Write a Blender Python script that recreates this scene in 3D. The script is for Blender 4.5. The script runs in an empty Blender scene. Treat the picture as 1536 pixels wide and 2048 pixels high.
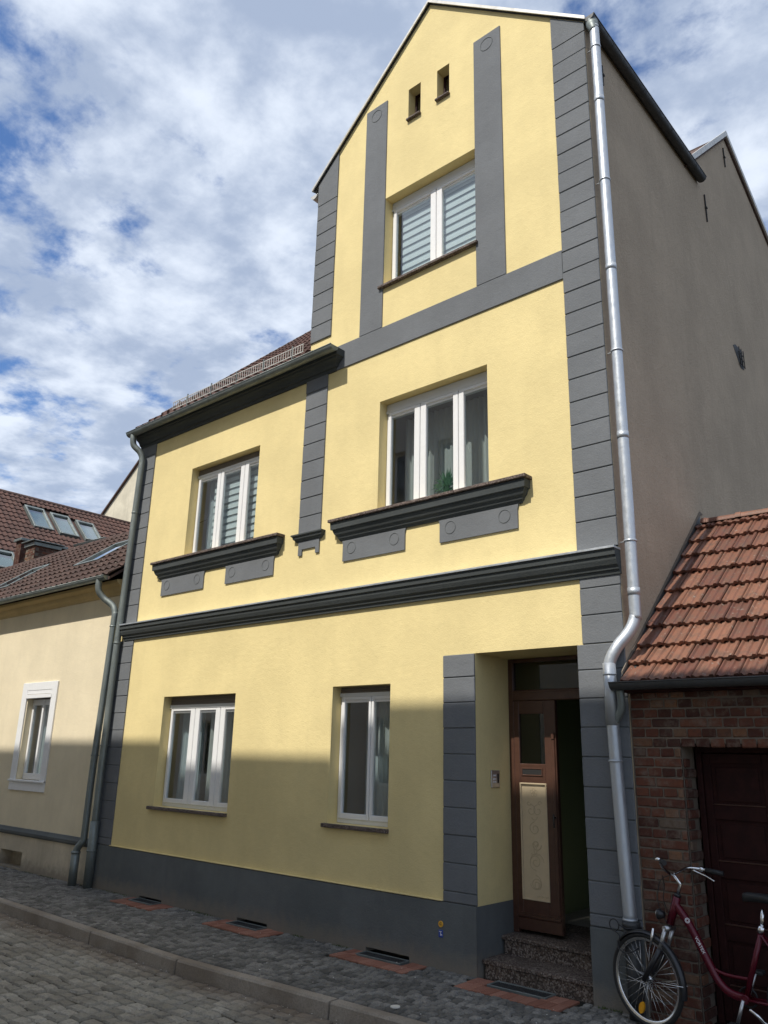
import bpy, math, random
import numpy as np
from mathutils import Matrix, Vector
random.seed(7); rng = np.random.RandomState(7)
U = 1.2                                   # metres per drawing unit
SC = bpy.context.scene; COL = SC.collection

# ------------------------------------------------------------ camera
YAW, PIT, ROL = math.radians(41.579), math.radians(17.068), math.radians(1.359)
FPX = 1592.787
cy_, sy_, cp_, sp_ = math.cos(YAW), math.sin(YAW), math.cos(PIT), math.sin(PIT)
_f = Vector((-sy_*cp_, cy_*cp_, sp_)); _r = Vector((cy_, sy_, 0)); _u = _r.cross(_f)
_cr, _sr = math.cos(ROL), math.sin(ROL)
AX = _cr*_r + _sr*_u; AY = -_sr*_r + _cr*_u
CAMP = Vector((0, -6.0, 1.692))
cam = bpy.data.objects.new('camera', bpy.data.cameras.new('camera')); COL.objects.link(cam)
M = Matrix((AX, AY, -_f)).transposed().to_4x4(); M.translation = CAMP*U
cam.matrix_world = M
cam.data.sensor_fit = 'VERTICAL'; cam.data.sensor_height = 36.0; cam.data.sensor_width = 27.0
cam.data.lens = 36.0*FPX/2048.0
cam.data.clip_start = 0.05; cam.data.clip_end = 2000
SC.camera = cam
def proj(p):                              # pixel in the 1536 x 2048 photograph
    d = Vector(p) - CAMP; w = d.dot(_f)
    if w <= 0.01: return None
    return (768 + FPX*d.dot(AX)/w, 1024 - FPX*d.dot(AY)/w, w)

# ------------------------------------------------------------ world, sun
SUNV = Vector((0.045, 1.0, -1.365)).normalized()       # direction of travel
SUN_EL = math.asin(-SUNV.z)
world = bpy.data.worlds.new('World'); SC.world = world; world.use_nodes = True
def build_world():
    nt = world.node_tree; N = nt.nodes; Lk = nt.links; N.clear()
    def nd(t, **k):
        n = N.new(t)
        for a, b in k.items(): setattr(n, a, b)
        return n
    def math_(op, a, b=None, clamp=False):
        n = nd('ShaderNodeMath', operation=op); n.use_clamp = clamp
        for i, v in enumerate((a, b)):
            if v is None: continue
            if isinstance(v, (int, float)): n.inputs[i].default_value = v
            else: Lk.new(v, n.inputs[i])
        return n.outputs[0]
    def vmul(v, s):
        n = nd('ShaderNodeVectorMath', operation='SCALE'); Lk.new(v, n.inputs[0])
        if isinstance(s, (int, float)): n.inputs['Scale'].default_value = s
        else: Lk.new(s, n.inputs['Scale'])
        return n.outputs[0]
    sky = nd('ShaderNodeTexSky', sky_type='NISHITA'); sky.sun_disc = False
    sky.sun_elevation = SUN_EL; sky.sun_rotation = math.pi + math.atan2(0.045, 1.0)
    sky.air_density = 1.0; sky.dust_density = 0.6; sky.ozone_density = 2.2
    tc = nd('ShaderNodeTexCoord'); sep = nd('ShaderNodeSeparateXYZ'); Lk.new(tc.outputs['Generated'], sep.inputs[0])
    zz = math_('ADD', math_('MAXIMUM', sep.outputs[2], 0.0), 0.12)
    inv = math_('DIVIDE', 1.0, zz)
    pl = vmul(tc.outputs['Generated'], inv)
    def noise(vec, sc, det, rough, dist=0.0, off=(0, 0, 0)):
        mp = nd('ShaderNodeMapping'); mp.inputs['Location'].default_value = off
        mp.inputs['Scale'].default_value = (1, 1, 0.0)
        Lk.new(vec, mp.inputs[0])
        n = nd('ShaderNodeTexNoise'); n.inputs['Scale'].default_value = sc
        n.inputs['Detail'].default_value = det; n.inputs['Roughness'].default_value = rough
        n.inputs['Distortion'].default_value = dist; Lk.new(mp.outputs[0], n.inputs[0]); return n.outputs[0]
    def ramp(v, a, b):
        n = nd('ShaderNodeMapRange'); n.interpolation_type = 'SMOOTHSTEP'; Lk.new(v, n.inputs[0])
        n.inputs[1].default_value = a; n.inputs[2].default_value = b; return n.outputs[0]
    n1 = noise(pl, 2.3, 6.0, 0.52, 0.0, (3.1, 1.7, 0))
    n2 = noise(pl, 7.5, 8.0, 0.60, 0.12, (0.4, 7.2, 0))
    n3 = noise(pl, 0.75, 3.0, 0.5, 0.0, (5.0, 2.0, 0))
    mixn = math_('ADD', math_('MULTIPLY', n1, 0.42), math_('ADD', math_('MULTIPLY', n2, 0.42), math_('MULTIPLY', n3, 0.16)))
    cov = ramp(mixn, 0.385, 0.495)
    low = ramp(sep.outputs[2], 0.30, 0.0)                 # closer to the horizon the sheet closes
    cov2 = math_('MAXIMUM', cov, math_('MULTIPLY', low, 0.75), True)
    bright = ramp(noise(pl, 4.6, 7.0, 0.58, 0.08, (9.3, 4.4, 0)), 0.37, 0.68)
    cr = nd('ShaderNodeMix', data_type='RGBA'); Lk.new(bright, cr.inputs[0])
    cr.inputs[6].default_value = (2.45, 2.95, 3.90, 1); cr.inputs[7].default_value = (5.0, 5.45, 6.15, 1)
    mx = nd('ShaderNodeMix', data_type='RGBA'); Lk.new(math_('MULTIPLY', cov2, 0.95), mx.inputs[0])
    sk = nd('ShaderNodeMix', data_type='RGBA', blend_type='MULTIPLY'); sk.inputs[0].default_value = 1
    Lk.new(sky.outputs[0], sk.inputs[6]); sk.inputs[7].default_value = (0.56, 0.72, 0.92, 1)
    Lk.new(sk.outputs[2], mx.inputs[6]); Lk.new(cr.outputs[2], mx.inputs[7])
    bg = nd('ShaderNodeBackground'); bg.inputs['Strength'].default_value = 0.10
    Lk.new(mx.outputs[2], bg.inputs['Color'])
    out = nd('ShaderNodeOutputWorld'); Lk.new(bg.outputs[0], out.inputs['Surface'])
build_world()
sl = bpy.data.lights.new('sun', 'SUN'); sl.energy = 2.7; sl.angle = math.radians(0.53); sl.color = (1.0, 0.95, 0.87)
so = bpy.data.objects.new('sun', sl); COL.objects.link(so); so.location = (-5, -40, 60)
so.rotation_euler = SUNV.to_track_quat('-Z', 'Y').to_euler()
SC.view_settings.view_transform = 'Standard'; SC.view_settings.look = 'None'
SC.view_settings.gamma = 1.0; SC.view_settings.use_curve_mapping = False
SC.view_settings.exposure = 0.81
SC.render.engine = 'CYCLES'; SC.cycles.max_bounces = 10; SC.cycles.transparent_max_bounces = 16

# ------------------------------------------------------------ materials
class NT:
    def __init__(s, name):
        s.m = bpy.data.materials.new(name); s.m.use_nodes = True; s.t = s.m.node_tree
        s.b = s.t.nodes['Principled BSDF']; s.pos = s.n('ShaderNodeNewGeometry').outputs['Position']
    def n(s, t, **k):
        x = s.t.nodes.new(t)
        for a, b in k.items(): setattr(x, a, b)
        return x
    def l(s, a, b): s.t.links.new(a, b)
    def noise(s, scale, det=4, rough=0.6, stretch=None, dist=0):
        x = s.n('ShaderNodeTexNoise'); x.inputs['Scale'].default_value = scale
        x.inputs['Detail'].default_value = det; x.inputs['Roughness'].default_value = rough; x.inputs['Distortion'].default_value = dist
        if stretch:
            mp = s.n('ShaderNodeMapping'); mp.inputs['Scale'].default_value = stretch; s.l(s.pos, mp.inputs[0]); s.l(mp.outputs[0], x.inputs[0])
        else: s.l(s.pos, x.inputs[0])
        return x.outputs[0]
    def rng(s, v, a, b, c=0.0, d=1.0, smooth=True):
        x = s.n('ShaderNodeMapRange'); x.interpolation_type = 'SMOOTHSTEP' if smooth else 'LINEAR'
        s.l(v, x.inputs[0])
        for i, q in enumerate((a, b, c, d)): x.inputs[1+i].default_value = q
        return x.outputs[0]
    def mix(s, f, a, b, mode='MIX'):
        x = s.n('ShaderNodeMix', data_type='RGBA', blend_type=mode)
        if isinstance(f, (int, float)): x.inputs[0].default_value = f
        else: s.l(f, x.inputs[0])
        for i, q in ((6, a), (7, b)):
            if isinstance(q, (tuple, list)): x.inputs[i].default_value = (*q[:3], 1)
            else: s.l(q, x.inputs[i])
        return x.outputs[2]
    def mul(s, a, b):
        x = s.n('ShaderNodeMath', operation='MULTIPLY')
        for i, q in enumerate((a, b)):
            if isinstance(q, (int, float)): x.inputs[i].default_value = q
            else: s.l(q, x.inputs[i])
        return x.outputs[0]
    def add(s, a, b):
        x = s.n('ShaderNodeMath', operation='ADD')
        for i, q in enumerate((a, b)):
            if isinstance(q, (int, float)): x.inputs[i].default_value = q
            else: s.l(q, x.inputs[i])
        return x.outputs[0]
    def bump(s, h, st, dist):
        x = s.n('ShaderNodeBump'); x.inputs['Strength'].default_value = st; x.inputs['Distance'].default_value = dist
        s.l(h, x.inputs['Height']); s.l(x.outputs[0], s.b.inputs['Normal'])
    def col(s, c):
        if isinstance(c, (tuple, list)): s.b.inputs['Base Color'].default_value = (*c[:3], 1)
        else: s.l(c, s.b.inputs['Base Color'])
    def set(s, rough=0.8, metal=0.0, spec=0.5):
        s.b.inputs['Roughness'].default_value = rough; s.b.inputs['Metallic'].default_value = metal
        s.b.inputs['Specular IOR Level'].default_value = spec
    def attr(s, name='rnd'):
        x = s.n('ShaderNodeAttribute', attribute_name=name); return x.outputs['Fac']
    def orand(s): return s.n('ShaderNodeObjectInfo').outputs['Random']
def render_mat(name, c, var=0.06, bump=0.35, scale=55, grime=0.0, dist=0.004, rough=0.92, splash=0.0):
    t = NT(name); t.set(rough, 0, 0.25)
    big = t.noise(1.1, 4, 0.6); mid = t.noise(7, 5, 0.65)
    dk = tuple(q*(1-var*1.6) for q in c); lt = tuple(min(1, q*(1+var*0.6)) for q in c)
    col = t.mix(t.rng(big, 0.3, 0.7), dk, lt)
    col = t.mix(t.mul(t.rng(mid, 0.35, 0.75), var*3), col, tuple(q*0.8 for q in c))
    if grime:
        st = t.noise(2.0, 6, 0.7, stretch=(2.2, 2.2, 0.22))
        col = t.mix(t.mul(t.rng(st, 0.45, 0.75), grime), col, tuple(q*0.62 for q in c))
    if splash:                             # dust splashed up from the pavement
        sp = t.n('ShaderNodeSeparateXYZ'); t.l(t.pos, sp.inputs[0])
        lowz = t.rng(t.add(sp.outputs[2], t.mul(t.noise(9, 5, 0.7), -0.30)), 0.10, -0.14)
        col = t.mix(t.mul(lowz, splash), col, (0.23, 0.20, 0.16))
    t.col(col)
    h = t.add(t.noise(scale, 3, 0.7), t.mul(t.noise(scale*0.28, 3, 0.5), 0.8))
    col = t.mix(t.mul(t.rng(t.noise(scale*1.3, 2, 0.6), 0.50, 0.68), 0.16), col, tuple(q*0.6 for q in c)); t.col(col)
    t.bump(h, bump, dist*2.2); return t.m
def plain(name, c, rough=0.6, metal=0.0, var=0.0, scale=12, bump=0.0, spec=0.5, dist=0.002):
    t = NT(name); t.set(rough, metal, spec)
    if var:
        t.col(t.mix(t.rng(t.noise(scale, 5, 0.65), 0.3, 0.7), tuple(q*(1-var) for q in c), tuple(min(1, q*(1+var)) for q in c)))
    else: t.col(c)
    if bump: t.bump(t.noise(scale*4, 4, 0.6), bump, dist)
    return t.m
def stone_mat(name, c1, c2, bumpd=0.006, sc=60, use='attr', rough=0.85, dirt=(0.05, 0.045, 0.035), dirtf=0.5):
    t = NT(name); t.set(rough, 0, 0.35)
    r = t.attr() if use == 'attr' else t.orand()
    col = t.mix(r, c1, c2)
    col = t.mix(t.mul(t.rng(t.noise(sc, 5, 0.7), 0.35, 0.7), 0.55), col, tuple(q*0.55 for q in c1))
    col = t.mix(t.mul(t.rng(t.noise(1.6, 5, 0.6), 0.42, 0.66), dirtf), col, dirt)
    if name == 'granite_sett':             # brown silt that collects along the kerb
        sp = t.n('ShaderNodeSeparateXYZ'); t.l(t.pos, sp.inputs[0])
        band = t.rng(t.add(sp.outputs[1], t.mul(t.noise(2.2, 5, 0.65), 0.55)), -1.92, -1.25)
        col = t.mix(t.mul(band, 0.8), col, (0.16, 0.115, 0.080))
    t.col(col); t.bump(t.noise(sc*1.2, 5, 0.65), 0.7, bumpd); return t.m
def brick_mat(name):
    t = NT(name); t.set(0.93, 0, 0.2)
    cr = t.n('ShaderNodeValToRGB'); cr.color_ramp.interpolation = 'LINEAR'
    cols = [(0, (0.075, 0.036, 0.028)), (0.22, (0.070, 0.028, 0.020)), (0.45, (0.115, 0.042, 0.028)), (0.62, (0.165, 0.062, 0.037)),
            (0.78, (0.090, 0.040, 0.029)), (0.9, (0.215, 0.105, 0.056)), (1, (0.15, 0.11, 0.08))]
    e = cr.color_ramp.elements
    e[0].position = 0; e[0].color = (*cols[0][1], 1); e[1].position = 1; e[1].color = (*cols[-1][1], 1)
    for p, c in cols[1:-1]:
        x = e.new(p); x.color = (*c, 1)
    t.l(t.orand(), cr.inputs[0])
    col = t.mix(t.mul(t.rng(t.noise(26, 6, 0.75), 0.42, 0.72), 0.65), cr.outputs[0], (0.07, 0.045, 0.035))
    col = t.mix(t.mul(t.rng(t.noise(6, 6, 0.75), 0.46, 0.66), 0.6), col, (0.20, 0.16, 0.125))
    t.col(col); t.bump(t.noise(70, 5, 0.7), 0.9, 0.006); return t.m
def tile_mat(name, c1, c2, c3, use='obj', rough=0.72, spec=0.35, lich=0.25):
    t = NT(name); t.set(rough, 0, spec)
    r = t.orand() if use == 'obj' else t.attr()
    col = t.mix(r, c1, c2)
    col = t.mix(t.mul(t.rng(t.noise(9, 5, 0.7), 0.4, 0.7), 0.7), col, c3)
    col = t.mix(t.mul(t.rng(t.noise(22, 5, 0.7, stretch=(1, 1, 1)), 0.60, 0.72), lich), col, (0.34, 0.32, 0.27))
    t.col(col); t.bump(t.noise(80, 4, 0.6), 0.5, 0.003); return t.m
def zinc_mat(name, c, metal, rough, grime=0.4, spangle=0.0):
    t = NT(name); t.set(rough, metal, 0.5)
    st = t.noise(3, 6, 0.7, stretch=(1.5, 1.5, 0.4))
    col = t.mix(t.mul(t.rng(st, 0.35, 0.7), grime), c, tuple(q*0.5 for q in c))
    if spangle: col = t.mix(t.mul(t.rng(t.noise(45, 2, 0.5), 0.4, 0.6), spangle), col, tuple(q*0.75 for q in c))
    t.col(col)
    t.l(t.rng(t.noise(12, 4, 0.7), 0.3, 0.7, rough*0.75, rough*1.3), t.b.inputs['Roughness'])
    return t.m
def glass_mat(name, tint=(0.88, 0.92, 0.92), k=2.6):
    m = bpy.data.materials.new(name); m.use_nodes = True; t = m.node_tree; t.nodes.clear()
    o = t.nodes.new('ShaderNodeOutputMaterial'); mx = t.nodes.new('ShaderNodeMixShader')
    tr = t.nodes.new('ShaderNodeBsdfTransparent'); tr.inputs[0].default_value = (*tint, 1)
    gl = t.nodes.new('ShaderNodeBsdfGlossy'); gl.inputs['Roughness'].default_value = 0.015; gl.inputs[0].default_value = (0.95, 0.97, 1, 1)
    fr = t.nodes.new('ShaderNodeFresnel'); fr.inputs[0].default_value = 1.5
    mu = t.nodes.new('ShaderNodeMath'); mu.operation = 'MULTIPLY'; mu.use_clamp = True; mu.inputs[1].default_value = k
    ge = t.nodes.new('ShaderNodeNewGeometry'); iv = t.nodes.new('ShaderNodeMath'); iv.operation = 'SUBTRACT'; iv.inputs[0].default_value = 1.0; t.links.new(ge.outputs['Backfacing'], iv.inputs[1])
    m2 = t.nodes.new('ShaderNodeMath'); m2.operation = 'MULTIPLY'; t.links.new(mu.outputs[0], m2.inputs[0]); t.links.new(iv.outputs[0], m2.inputs[1])
    t.links.new(fr.outputs[0], mu.inputs[0]); t.links.new(m2.outputs[0], mx.inputs[0])
    t.links.new(tr.outputs[0], mx.inputs[1]); t.links.new(gl.outputs[0], mx.inputs[2]); t.links.new(mx.outputs[0], o.inputs[0])
    return m
def cloth_mat(name, c, trans=0.35, clear=0.0):
    m = bpy.data.materials.new(name); m.use_nodes = True; t = m.node_tree; t.nodes.clear()
    o = t.nodes.new('ShaderNodeOutputMaterial'); a = t.nodes.new('ShaderNodeMixShader'); b = t.nodes.new('ShaderNodeMixShader')
    d = t.nodes.new('ShaderNodeBsdfDiffuse'); d.inputs[0].default_value = (*c, 1)
    l = t.nodes.new('ShaderNodeBsdfTranslucent'); l.inputs[0].default_value = (*c, 1)
    tr = t.nodes.new('ShaderNodeBsdfTransparent')
    a.inputs[0].default_value = trans; b.inputs[0].default_value = clear
    t.links.new(d.outputs[0], a.inputs[1]); t.links.new(l.outputs[0], a.inputs[2])
    t.links.new(a.outputs[0], b.inputs[1]); t.links.new(tr.outputs[0], b.inputs[2]); t.links.new(b.outputs[0], o.inputs[0])
    return m
def granite_mat(name, c1, c2, c3, sc=120):
    t = NT(name); t.set(0.7, 0, 0.35)
    v = t.n('ShaderNodeTexVoronoi'); v.inputs['Scale'].default_value = sc; t.l(t.pos, v.inputs['Vector'])
    s = t.n('ShaderNodeSeparateColor'); t.l(v.outputs['Color'], s.inputs[0])
    col = t.mix(t.rng(s.outputs[0], 0.3, 0.7), c1, c2)
    col = t.mix(t.rng(s.outputs[1], 0.62, 0.85), col, c3)
    col = t.mix(t.mul(t.rng(t.noise(4, 4, 0.6), 0.4, 0.7), 0.4), col, (0.03, 0.025, 0.02))
    t.col(col); t.bump(t.noise(200, 3, 0.6), 0.2, 0.002); return t.m

YELLOW = (0.80, 0.66, 0.33); GREY = (0.172, 0.181, 0.190)
MAT = dict(
    yellow=render_mat('yellow_render', YELLOW, 0.055, 0.42, 62, 0.10),
    grey=render_mat('grey_masonry_paint', GREY, 0.07, 0.45, 55, 0.14, 0.004),
    greydark=render_mat('grey_plinth_paint', (0.145, 0.156, 0.156), 0.10, 0.40, 60, 0.25, 0.004, 0.92, 0.75),
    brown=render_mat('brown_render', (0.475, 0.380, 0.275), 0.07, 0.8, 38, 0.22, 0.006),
    trimdark=render_mat('dark_moulding_paint', (0.070, 0.078, 0.078), 0.08, 0.4, 55, 0.2, 0.004),
    cream=render_mat('cream_render', (0.79, 0.69, 0.49), 0.05, 0.35, 50, 0.12),
    creamdirty=render_mat('dirty_cream_render', (0.64, 0.56, 0.42), 0.14, 0.5, 30, 0.6, 0.004, 0.92, 0.8),
    ochre=render_mat('ochre_render', (0.62, 0.46, 0.22), 0.08, 0.3, 50, 0.2),
    beige=render_mat('beige_render', (0.66, 0.60, 0.46), 0.12, 0.3, 30, 0.5),
    opp1=render_mat('pale_render', (0.82, 0.77, 0.68), 0.05, 0.3, 40, 0.2),
    opp2=render_mat('white_render', (0.84, 0.80, 0.72), 0.05, 0.3, 40, 0.2),
    white=plain('white_window_plastic', (0.80, 0.80, 0.79), 0.35, 0, 0.02),
    box=plain('pale_grey_shutter_box', (0.68, 0.69, 0.68), 0.45),
    boxdark=plain('brown_shutter_slats', (0.16, 0.135, 0.11), 0.6),
    black=plain('black_rubber_and_shade', (0.018, 0.018, 0.018), 0.6),  # tyre rubber; the same black paints shade into light wells and cellar slots
    blackpaint=plain('black_paint', (0.02, 0.02, 0.022), 0.3),
    iron=plain('weathered_iron', (0.05, 0.045, 0.04), 0.7, 0.3, 0.3),
    interior=plain('room_plaster', (0.35, 0.33, 0.29), 0.9),
    hall=plain('green_hall_wall', (0.30, 0.36, 0.20), 0.8),
    glass=glass_mat('window_glass'), glass2=glass_mat('door_glass', (0.5, 0.56, 0.5), 1.6),
    skyglass=glass_mat('skylight_glass', (0.45, 0.62, 0.58), 3.0),
    curtain=cloth_mat('sheer_curtain', (0.78, 0.79, 0.76), 0.4, 0.18),
    blind=cloth_mat('white_blind', (0.84, 0.87, 0.88), 0.25),
    sheer=cloth_mat('thin_blind_cloth', (0.62, 0.68, 0.71), 0.30, 0.12),
    zinc=zinc_mat('bright_zinc', (0.52, 0.55, 0.58), 0.65, 0.44, 0.10, 0.0),
    zincold=zinc_mat('aged_zinc', (0.24, 0.27, 0.26), 0.55, 0.50, 0.5),
    zincdark=zinc_mat('dark_zinc', (0.075, 0.077, 0.078), 0.35, 0.55, 0.4),
    verge=zinc_mat('verge_sheet', (0.62, 0.60, 0.55), 0.3, 0.45, 0.3),
    brick=brick_mat('old_red_brick'),
    mortar=render_mat('lime_mortar', (0.20, 0.165, 0.13), 0.2, 0.8, 35, 0.4),
    tile=tile_mat('red_clay_tile', (0.130, 0.052, 0.036), (0.245, 0.112, 0.068), (0.110, 0.072, 0.052), 'obj', 0.55, 0.4, 0.8),
    tiledark=tile_mat('brown_concrete_tile', (0.072, 0.046, 0.040), (0.118, 0.074, 0.061), (0.048, 0.038, 0.034), 'obj', 0.85, 0.25, 0.9),
    tiledarkj=tile_mat('brown_roof_tile', (0.078, 0.044, 0.037), (0.120, 0.064, 0.051), (0.050, 0.036, 0.032), 'attr', 0.85, 0.25, 0.3),
    sett=stone_mat('granite_sett', (0.25, 0.235, 0.195), (0.42, 0.39, 0.33), 0.014, 45, 'attr', 0.8, (0.13, 0.11, 0.08), 0.45),
    mosaic=stone_mat('mosaic_stone', (0.125, 0.120, 0.108), (0.32, 0.305, 0.275), 0.008, 60, 'attr', 0.8, (0.05, 0.048, 0.042), 0.4),
    joint=render_mat('joint_sand', (0.036, 0.034, 0.025), 0.4, 1.0, 60, 0.3),
    kerb=stone_mat('kerb_granite', (0.34, 0.30, 0.25), (0.46, 0.405, 0.335), 0.012, 60, 'obj', 0.85, (0.17, 0.135, 0.10), 0.6),
    paver=stone_mat('red_paver', (0.28, 0.115, 0.075), (0.44, 0.215, 0.15), 0.004, 80, 'obj', 0.85, (0.20, 0.10, 0.07), 0.4),
    granite=granite_mat('brown_granite', (0.055, 0.04, 0.033), (0.14, 0.105, 0.085), (0.26, 0.22, 0.19), 75),
    sill=granite_mat('sill_granite', (0.05, 0.035, 0.03), (0.11, 0.08, 0.065), (0.26, 0.21, 0.18), 110),
    wood=plain('brown_door_paint', (0.078, 0.037, 0.025), 0.32, 0, 0.12, 14, 0.2),
    darkred=plain('dark_red_door_paint', (0.026, 0.007, 0.006), 0.65, 0, 0.25, 9, 0.3, 0.2),
    creampaint=plain('cream_door_panel_paint', (0.62, 0.50, 0.33), 0.5, 0, 0.04),
    creamcarve=plain('cream_carved_relief', (0.50, 0.40, 0.26), 0.55),
    steel=plain('brushed_steel', (0.5, 0.5, 0.5), 0.35, 0.9),
    chrome=plain('polished_alloy', (0.78, 0.78, 0.77), 0.18, 1.0),
    bikered=plain('dark_red_frame_paint', (0.095, 0.005, 0.014), 0.25, 0.2),
    reflector=plain('amber_reflector', (0.85, 0.38, 0.02), 0.25),
    signyellow=plain('orange_sign_enamel', (0.80, 0.42, 0.05), 0.4), signblue=plain('blue_sign_enamel', (0.02, 0.06, 0.35), 0.4),
    whitep=plain('white_print', (0.8, 0.8, 0.8), 0.5),
    leaf=plain('dark_leaf', (0.05, 0.13, 0.06), 0.4, 0, 0.35, 30), pot=plain('white_pot_glaze', (0.7, 0.68, 0.64), 0.3),
    greystone=plain('grey_ornament', (0.25, 0.25, 0.24), 0.8, 0, 0.2),
    moss=plain('moss', (0.06, 0.09, 0.025), 0.95, 0, 0.3), litter=plain('pale_litter', (0.65, 0.62, 0.56), 0.8),
)

# ------------------------------------------------------------ mesh building
def setmat(o, mat):
    o.data.materials.append(MAT[mat] if isinstance(mat, str) else mat)
def wroot(o):
    while o.parent is not None: o = o.parent
    return Vector(o.location)
def tag(o, label=None, cat=None, group=None, kind=None):
    if label: o['label'] = label
    if cat: o['category'] = cat
    if group: o['group'] = group
    if kind: o['kind'] = kind
    return o
def empty(name, loc, label, cat, group=None):
    o = bpy.data.objects.new(name, None); COL.objects.link(o); o.location = Vector(loc)*U; o.empty_display_size = 0.2
    return tag(o, label, cat, group)
class MB:
    def __init__(s): s.v = []; s.f = []; s.sm = []
    def add(s, vs, fs, smooth=False):
        b = len(s.v); s.v += [tuple(q) for q in vs]
        for f in fs: s.f.append(tuple(i+b for i in f)); s.sm.append(smooth)
        return s
    def box(s, x0, x1, y0, y1, z0, z1, c=0.0):
        if x1 < x0: x0, x1 = x1, x0
        if y1 < y0: y0, y1 = y1, y0
        if z1 < z0: z0, z1 = z1, z0
        if c <= 0:
            vs = [(x, y, z) for x in (x0, x1) for y in (y0, y1) for z in (z0, z1)]
            return s.add(vs, [(0, 1, 3, 2), (4, 6, 7, 5), (0, 4, 5, 1), (2, 3, 7, 6), (0, 2, 6, 4), (1, 5, 7, 3)])
        c = min(c, (x1-x0)*.45, (y1-y0)*.45, (z1-z0)*.45)
        X, Y, Z = (x0, x1), (y0, y1), (z0, z1); vs = []; idx = {}
        for i in (0, 1):
            for j in (0, 1):
                for k in (0, 1):
                    sx, sy, sz = (c if i == 0 else -c), (c if j == 0 else -c), (c if k == 0 else -c)
                    for a, q in enumerate(((X[i], Y[j]+sy, Z[k]+sz), (X[i]+sx, Y[j], Z[k]+sz), (X[i]+sx, Y[j]+sy, Z[k]))):
                        idx[i, j, k, a] = len(vs); vs.append(q)
        I = lambda *t: idx[t]
        fs = []
        fs.append((I(0,0,0,0), I(0,0,1,0), I(0,1,1,0), I(0,1,0,0))); fs.append((I(1,0,0,0), I(1,1,0,0), I(1,1,1,0), I(1,0,1,0)))
        fs.append((I(0,0,0,1), I(1,0,0,1), I(1,0,1,1), I(0,0,1,1))); fs.append((I(0,1,0,1), I(0,1,1,1), I(1,1,1,1), I(1,1,0,1)))
        fs.append((I(0,0,0,2), I(0,1,0,2), I(1,1,0,2), I(1,0,0,2))); fs.append((I(0,0,1,2), I(1,0,1,2), I(1,1,1,2), I(0,1,1,2)))
        for k in (0, 1):
            for j in (0, 1):
                fs.append((I(0,j,k,1), I(0,j,k,2), I(1,j,k,2), I(1,j,k,1)))
            for i in (0, 1):
                fs.append((I(i,0,k,0), I(i,0,k,2), I(i,1,k,2), I(i,1,k,0)))
        for i in (0, 1):
            for j in (0, 1): fs.append((I(i,j,0,0), I(i,j,0,1), I(i,j,1,1), I(i,j,1,0)))
        for i in (0, 1):
            for j in (0, 1):
                for k in (0, 1): fs.append((I(i,j,k,0), I(i,j,k,1), I(i,j,k,2)))
        return s.add(vs, fs)
    def prism(s, poly, a, b, axis='y'):       # poly = list of 2d points, extruded along axis
        n = len(poly)
        def P(p, t): return {'y': (p[0], t, p[1]), 'x': (t, p[0], p[1]), 'z': (p[0], p[1], t)}[axis]
        vs = [P(p, a) for p in poly] + [P(p, b) for p in poly]
        fs = [tuple(range(n)), tuple(range(2*n-1, n-1, -1))] + [(i, i+n, (i+1) % n+n, (i+1) % n) for i in range(n)]
        return s.add(vs, fs)
    def tube(s, path, r, n=12, smooth=True, caps=True):
        path = [Vector(p) for p in path]; m = len(path); rs = r if isinstance(r, (list, tuple)) else [r]*m
        vs = []; prev = None
        for i, p in enumerate(path):
            t = (path[min(i+1, m-1)] - path[max(i-1, 0)]).normalized()
            if prev is None:
                a = Vector((0, 0, 1)) if abs(t.z) < 0.9 else Vector((1, 0, 0)); nx = t.cross(a).normalized()
            else:
                nx = (prev - t*prev.dot(t)).normalized()
            prev = nx; ny = t.cross(nx)
            for k in range(n):
                an = 2*math.pi*k/n; vs.append(p + (nx*math.cos(an) + ny*math.sin(an))*rs[i])
        fs = []
        for i in range(m-1):
            for k in range(n): fs.append((i*n+k, i*n+(k+1) % n, (i+1)*n+(k+1) % n, (i+1)*n+k))
        s.add(vs, fs, smooth)
        if caps:
            b = len(s.v)-len(vs)
            s.f.append(tuple(b+k for k in reversed(range(n)))); s.sm.append(False)
            s.f.append(tuple(b+(m-1)*n+k for k in range(n))); s.sm.append(False)
        return s
    def torus(s, c, R, r, nrm=(0, 1, 0), n=48, k=8, a0=0, a1=2*math.pi, flat=1.0):
        nrm = Vector(nrm).normalized(); a = Vector((0, 0, 1)) if abs(nrm.z) < 0.9 else Vector((1, 0, 0))
        ex = nrm.cross(a).normalized(); ey = nrm.cross(ex); full = abs(a1-a0-2*math.pi) < 1e-6
        vs = []; m = n if full else n+1; c = Vector(c)
        for i in range(m):
            t = a0+(a1-a0)*i/n; d = ex*math.cos(t)+ey*math.sin(t)
            for j in range(k):
                q = 2*math.pi*j/k; vs.append(c+d*(R+r*math.cos(q))+nrm*r*flat*math.sin(q))
        fs = []
        for i in range(n):
            for j in range(k): fs.append((i*k+j, i*k+(j+1) % k, ((i+1) % m)*k+(j+1) % k, ((i+1) % m)*k+j))
        return s.add(vs, fs, True)
    def disc(s, c, R, th, nrm=(0, 1, 0), n=20):
        nrm = Vector(nrm).normalized(); return s.tube([Vector(c)-nrm*th/2, Vector(c)+nrm*th/2], R, n, True)
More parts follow.
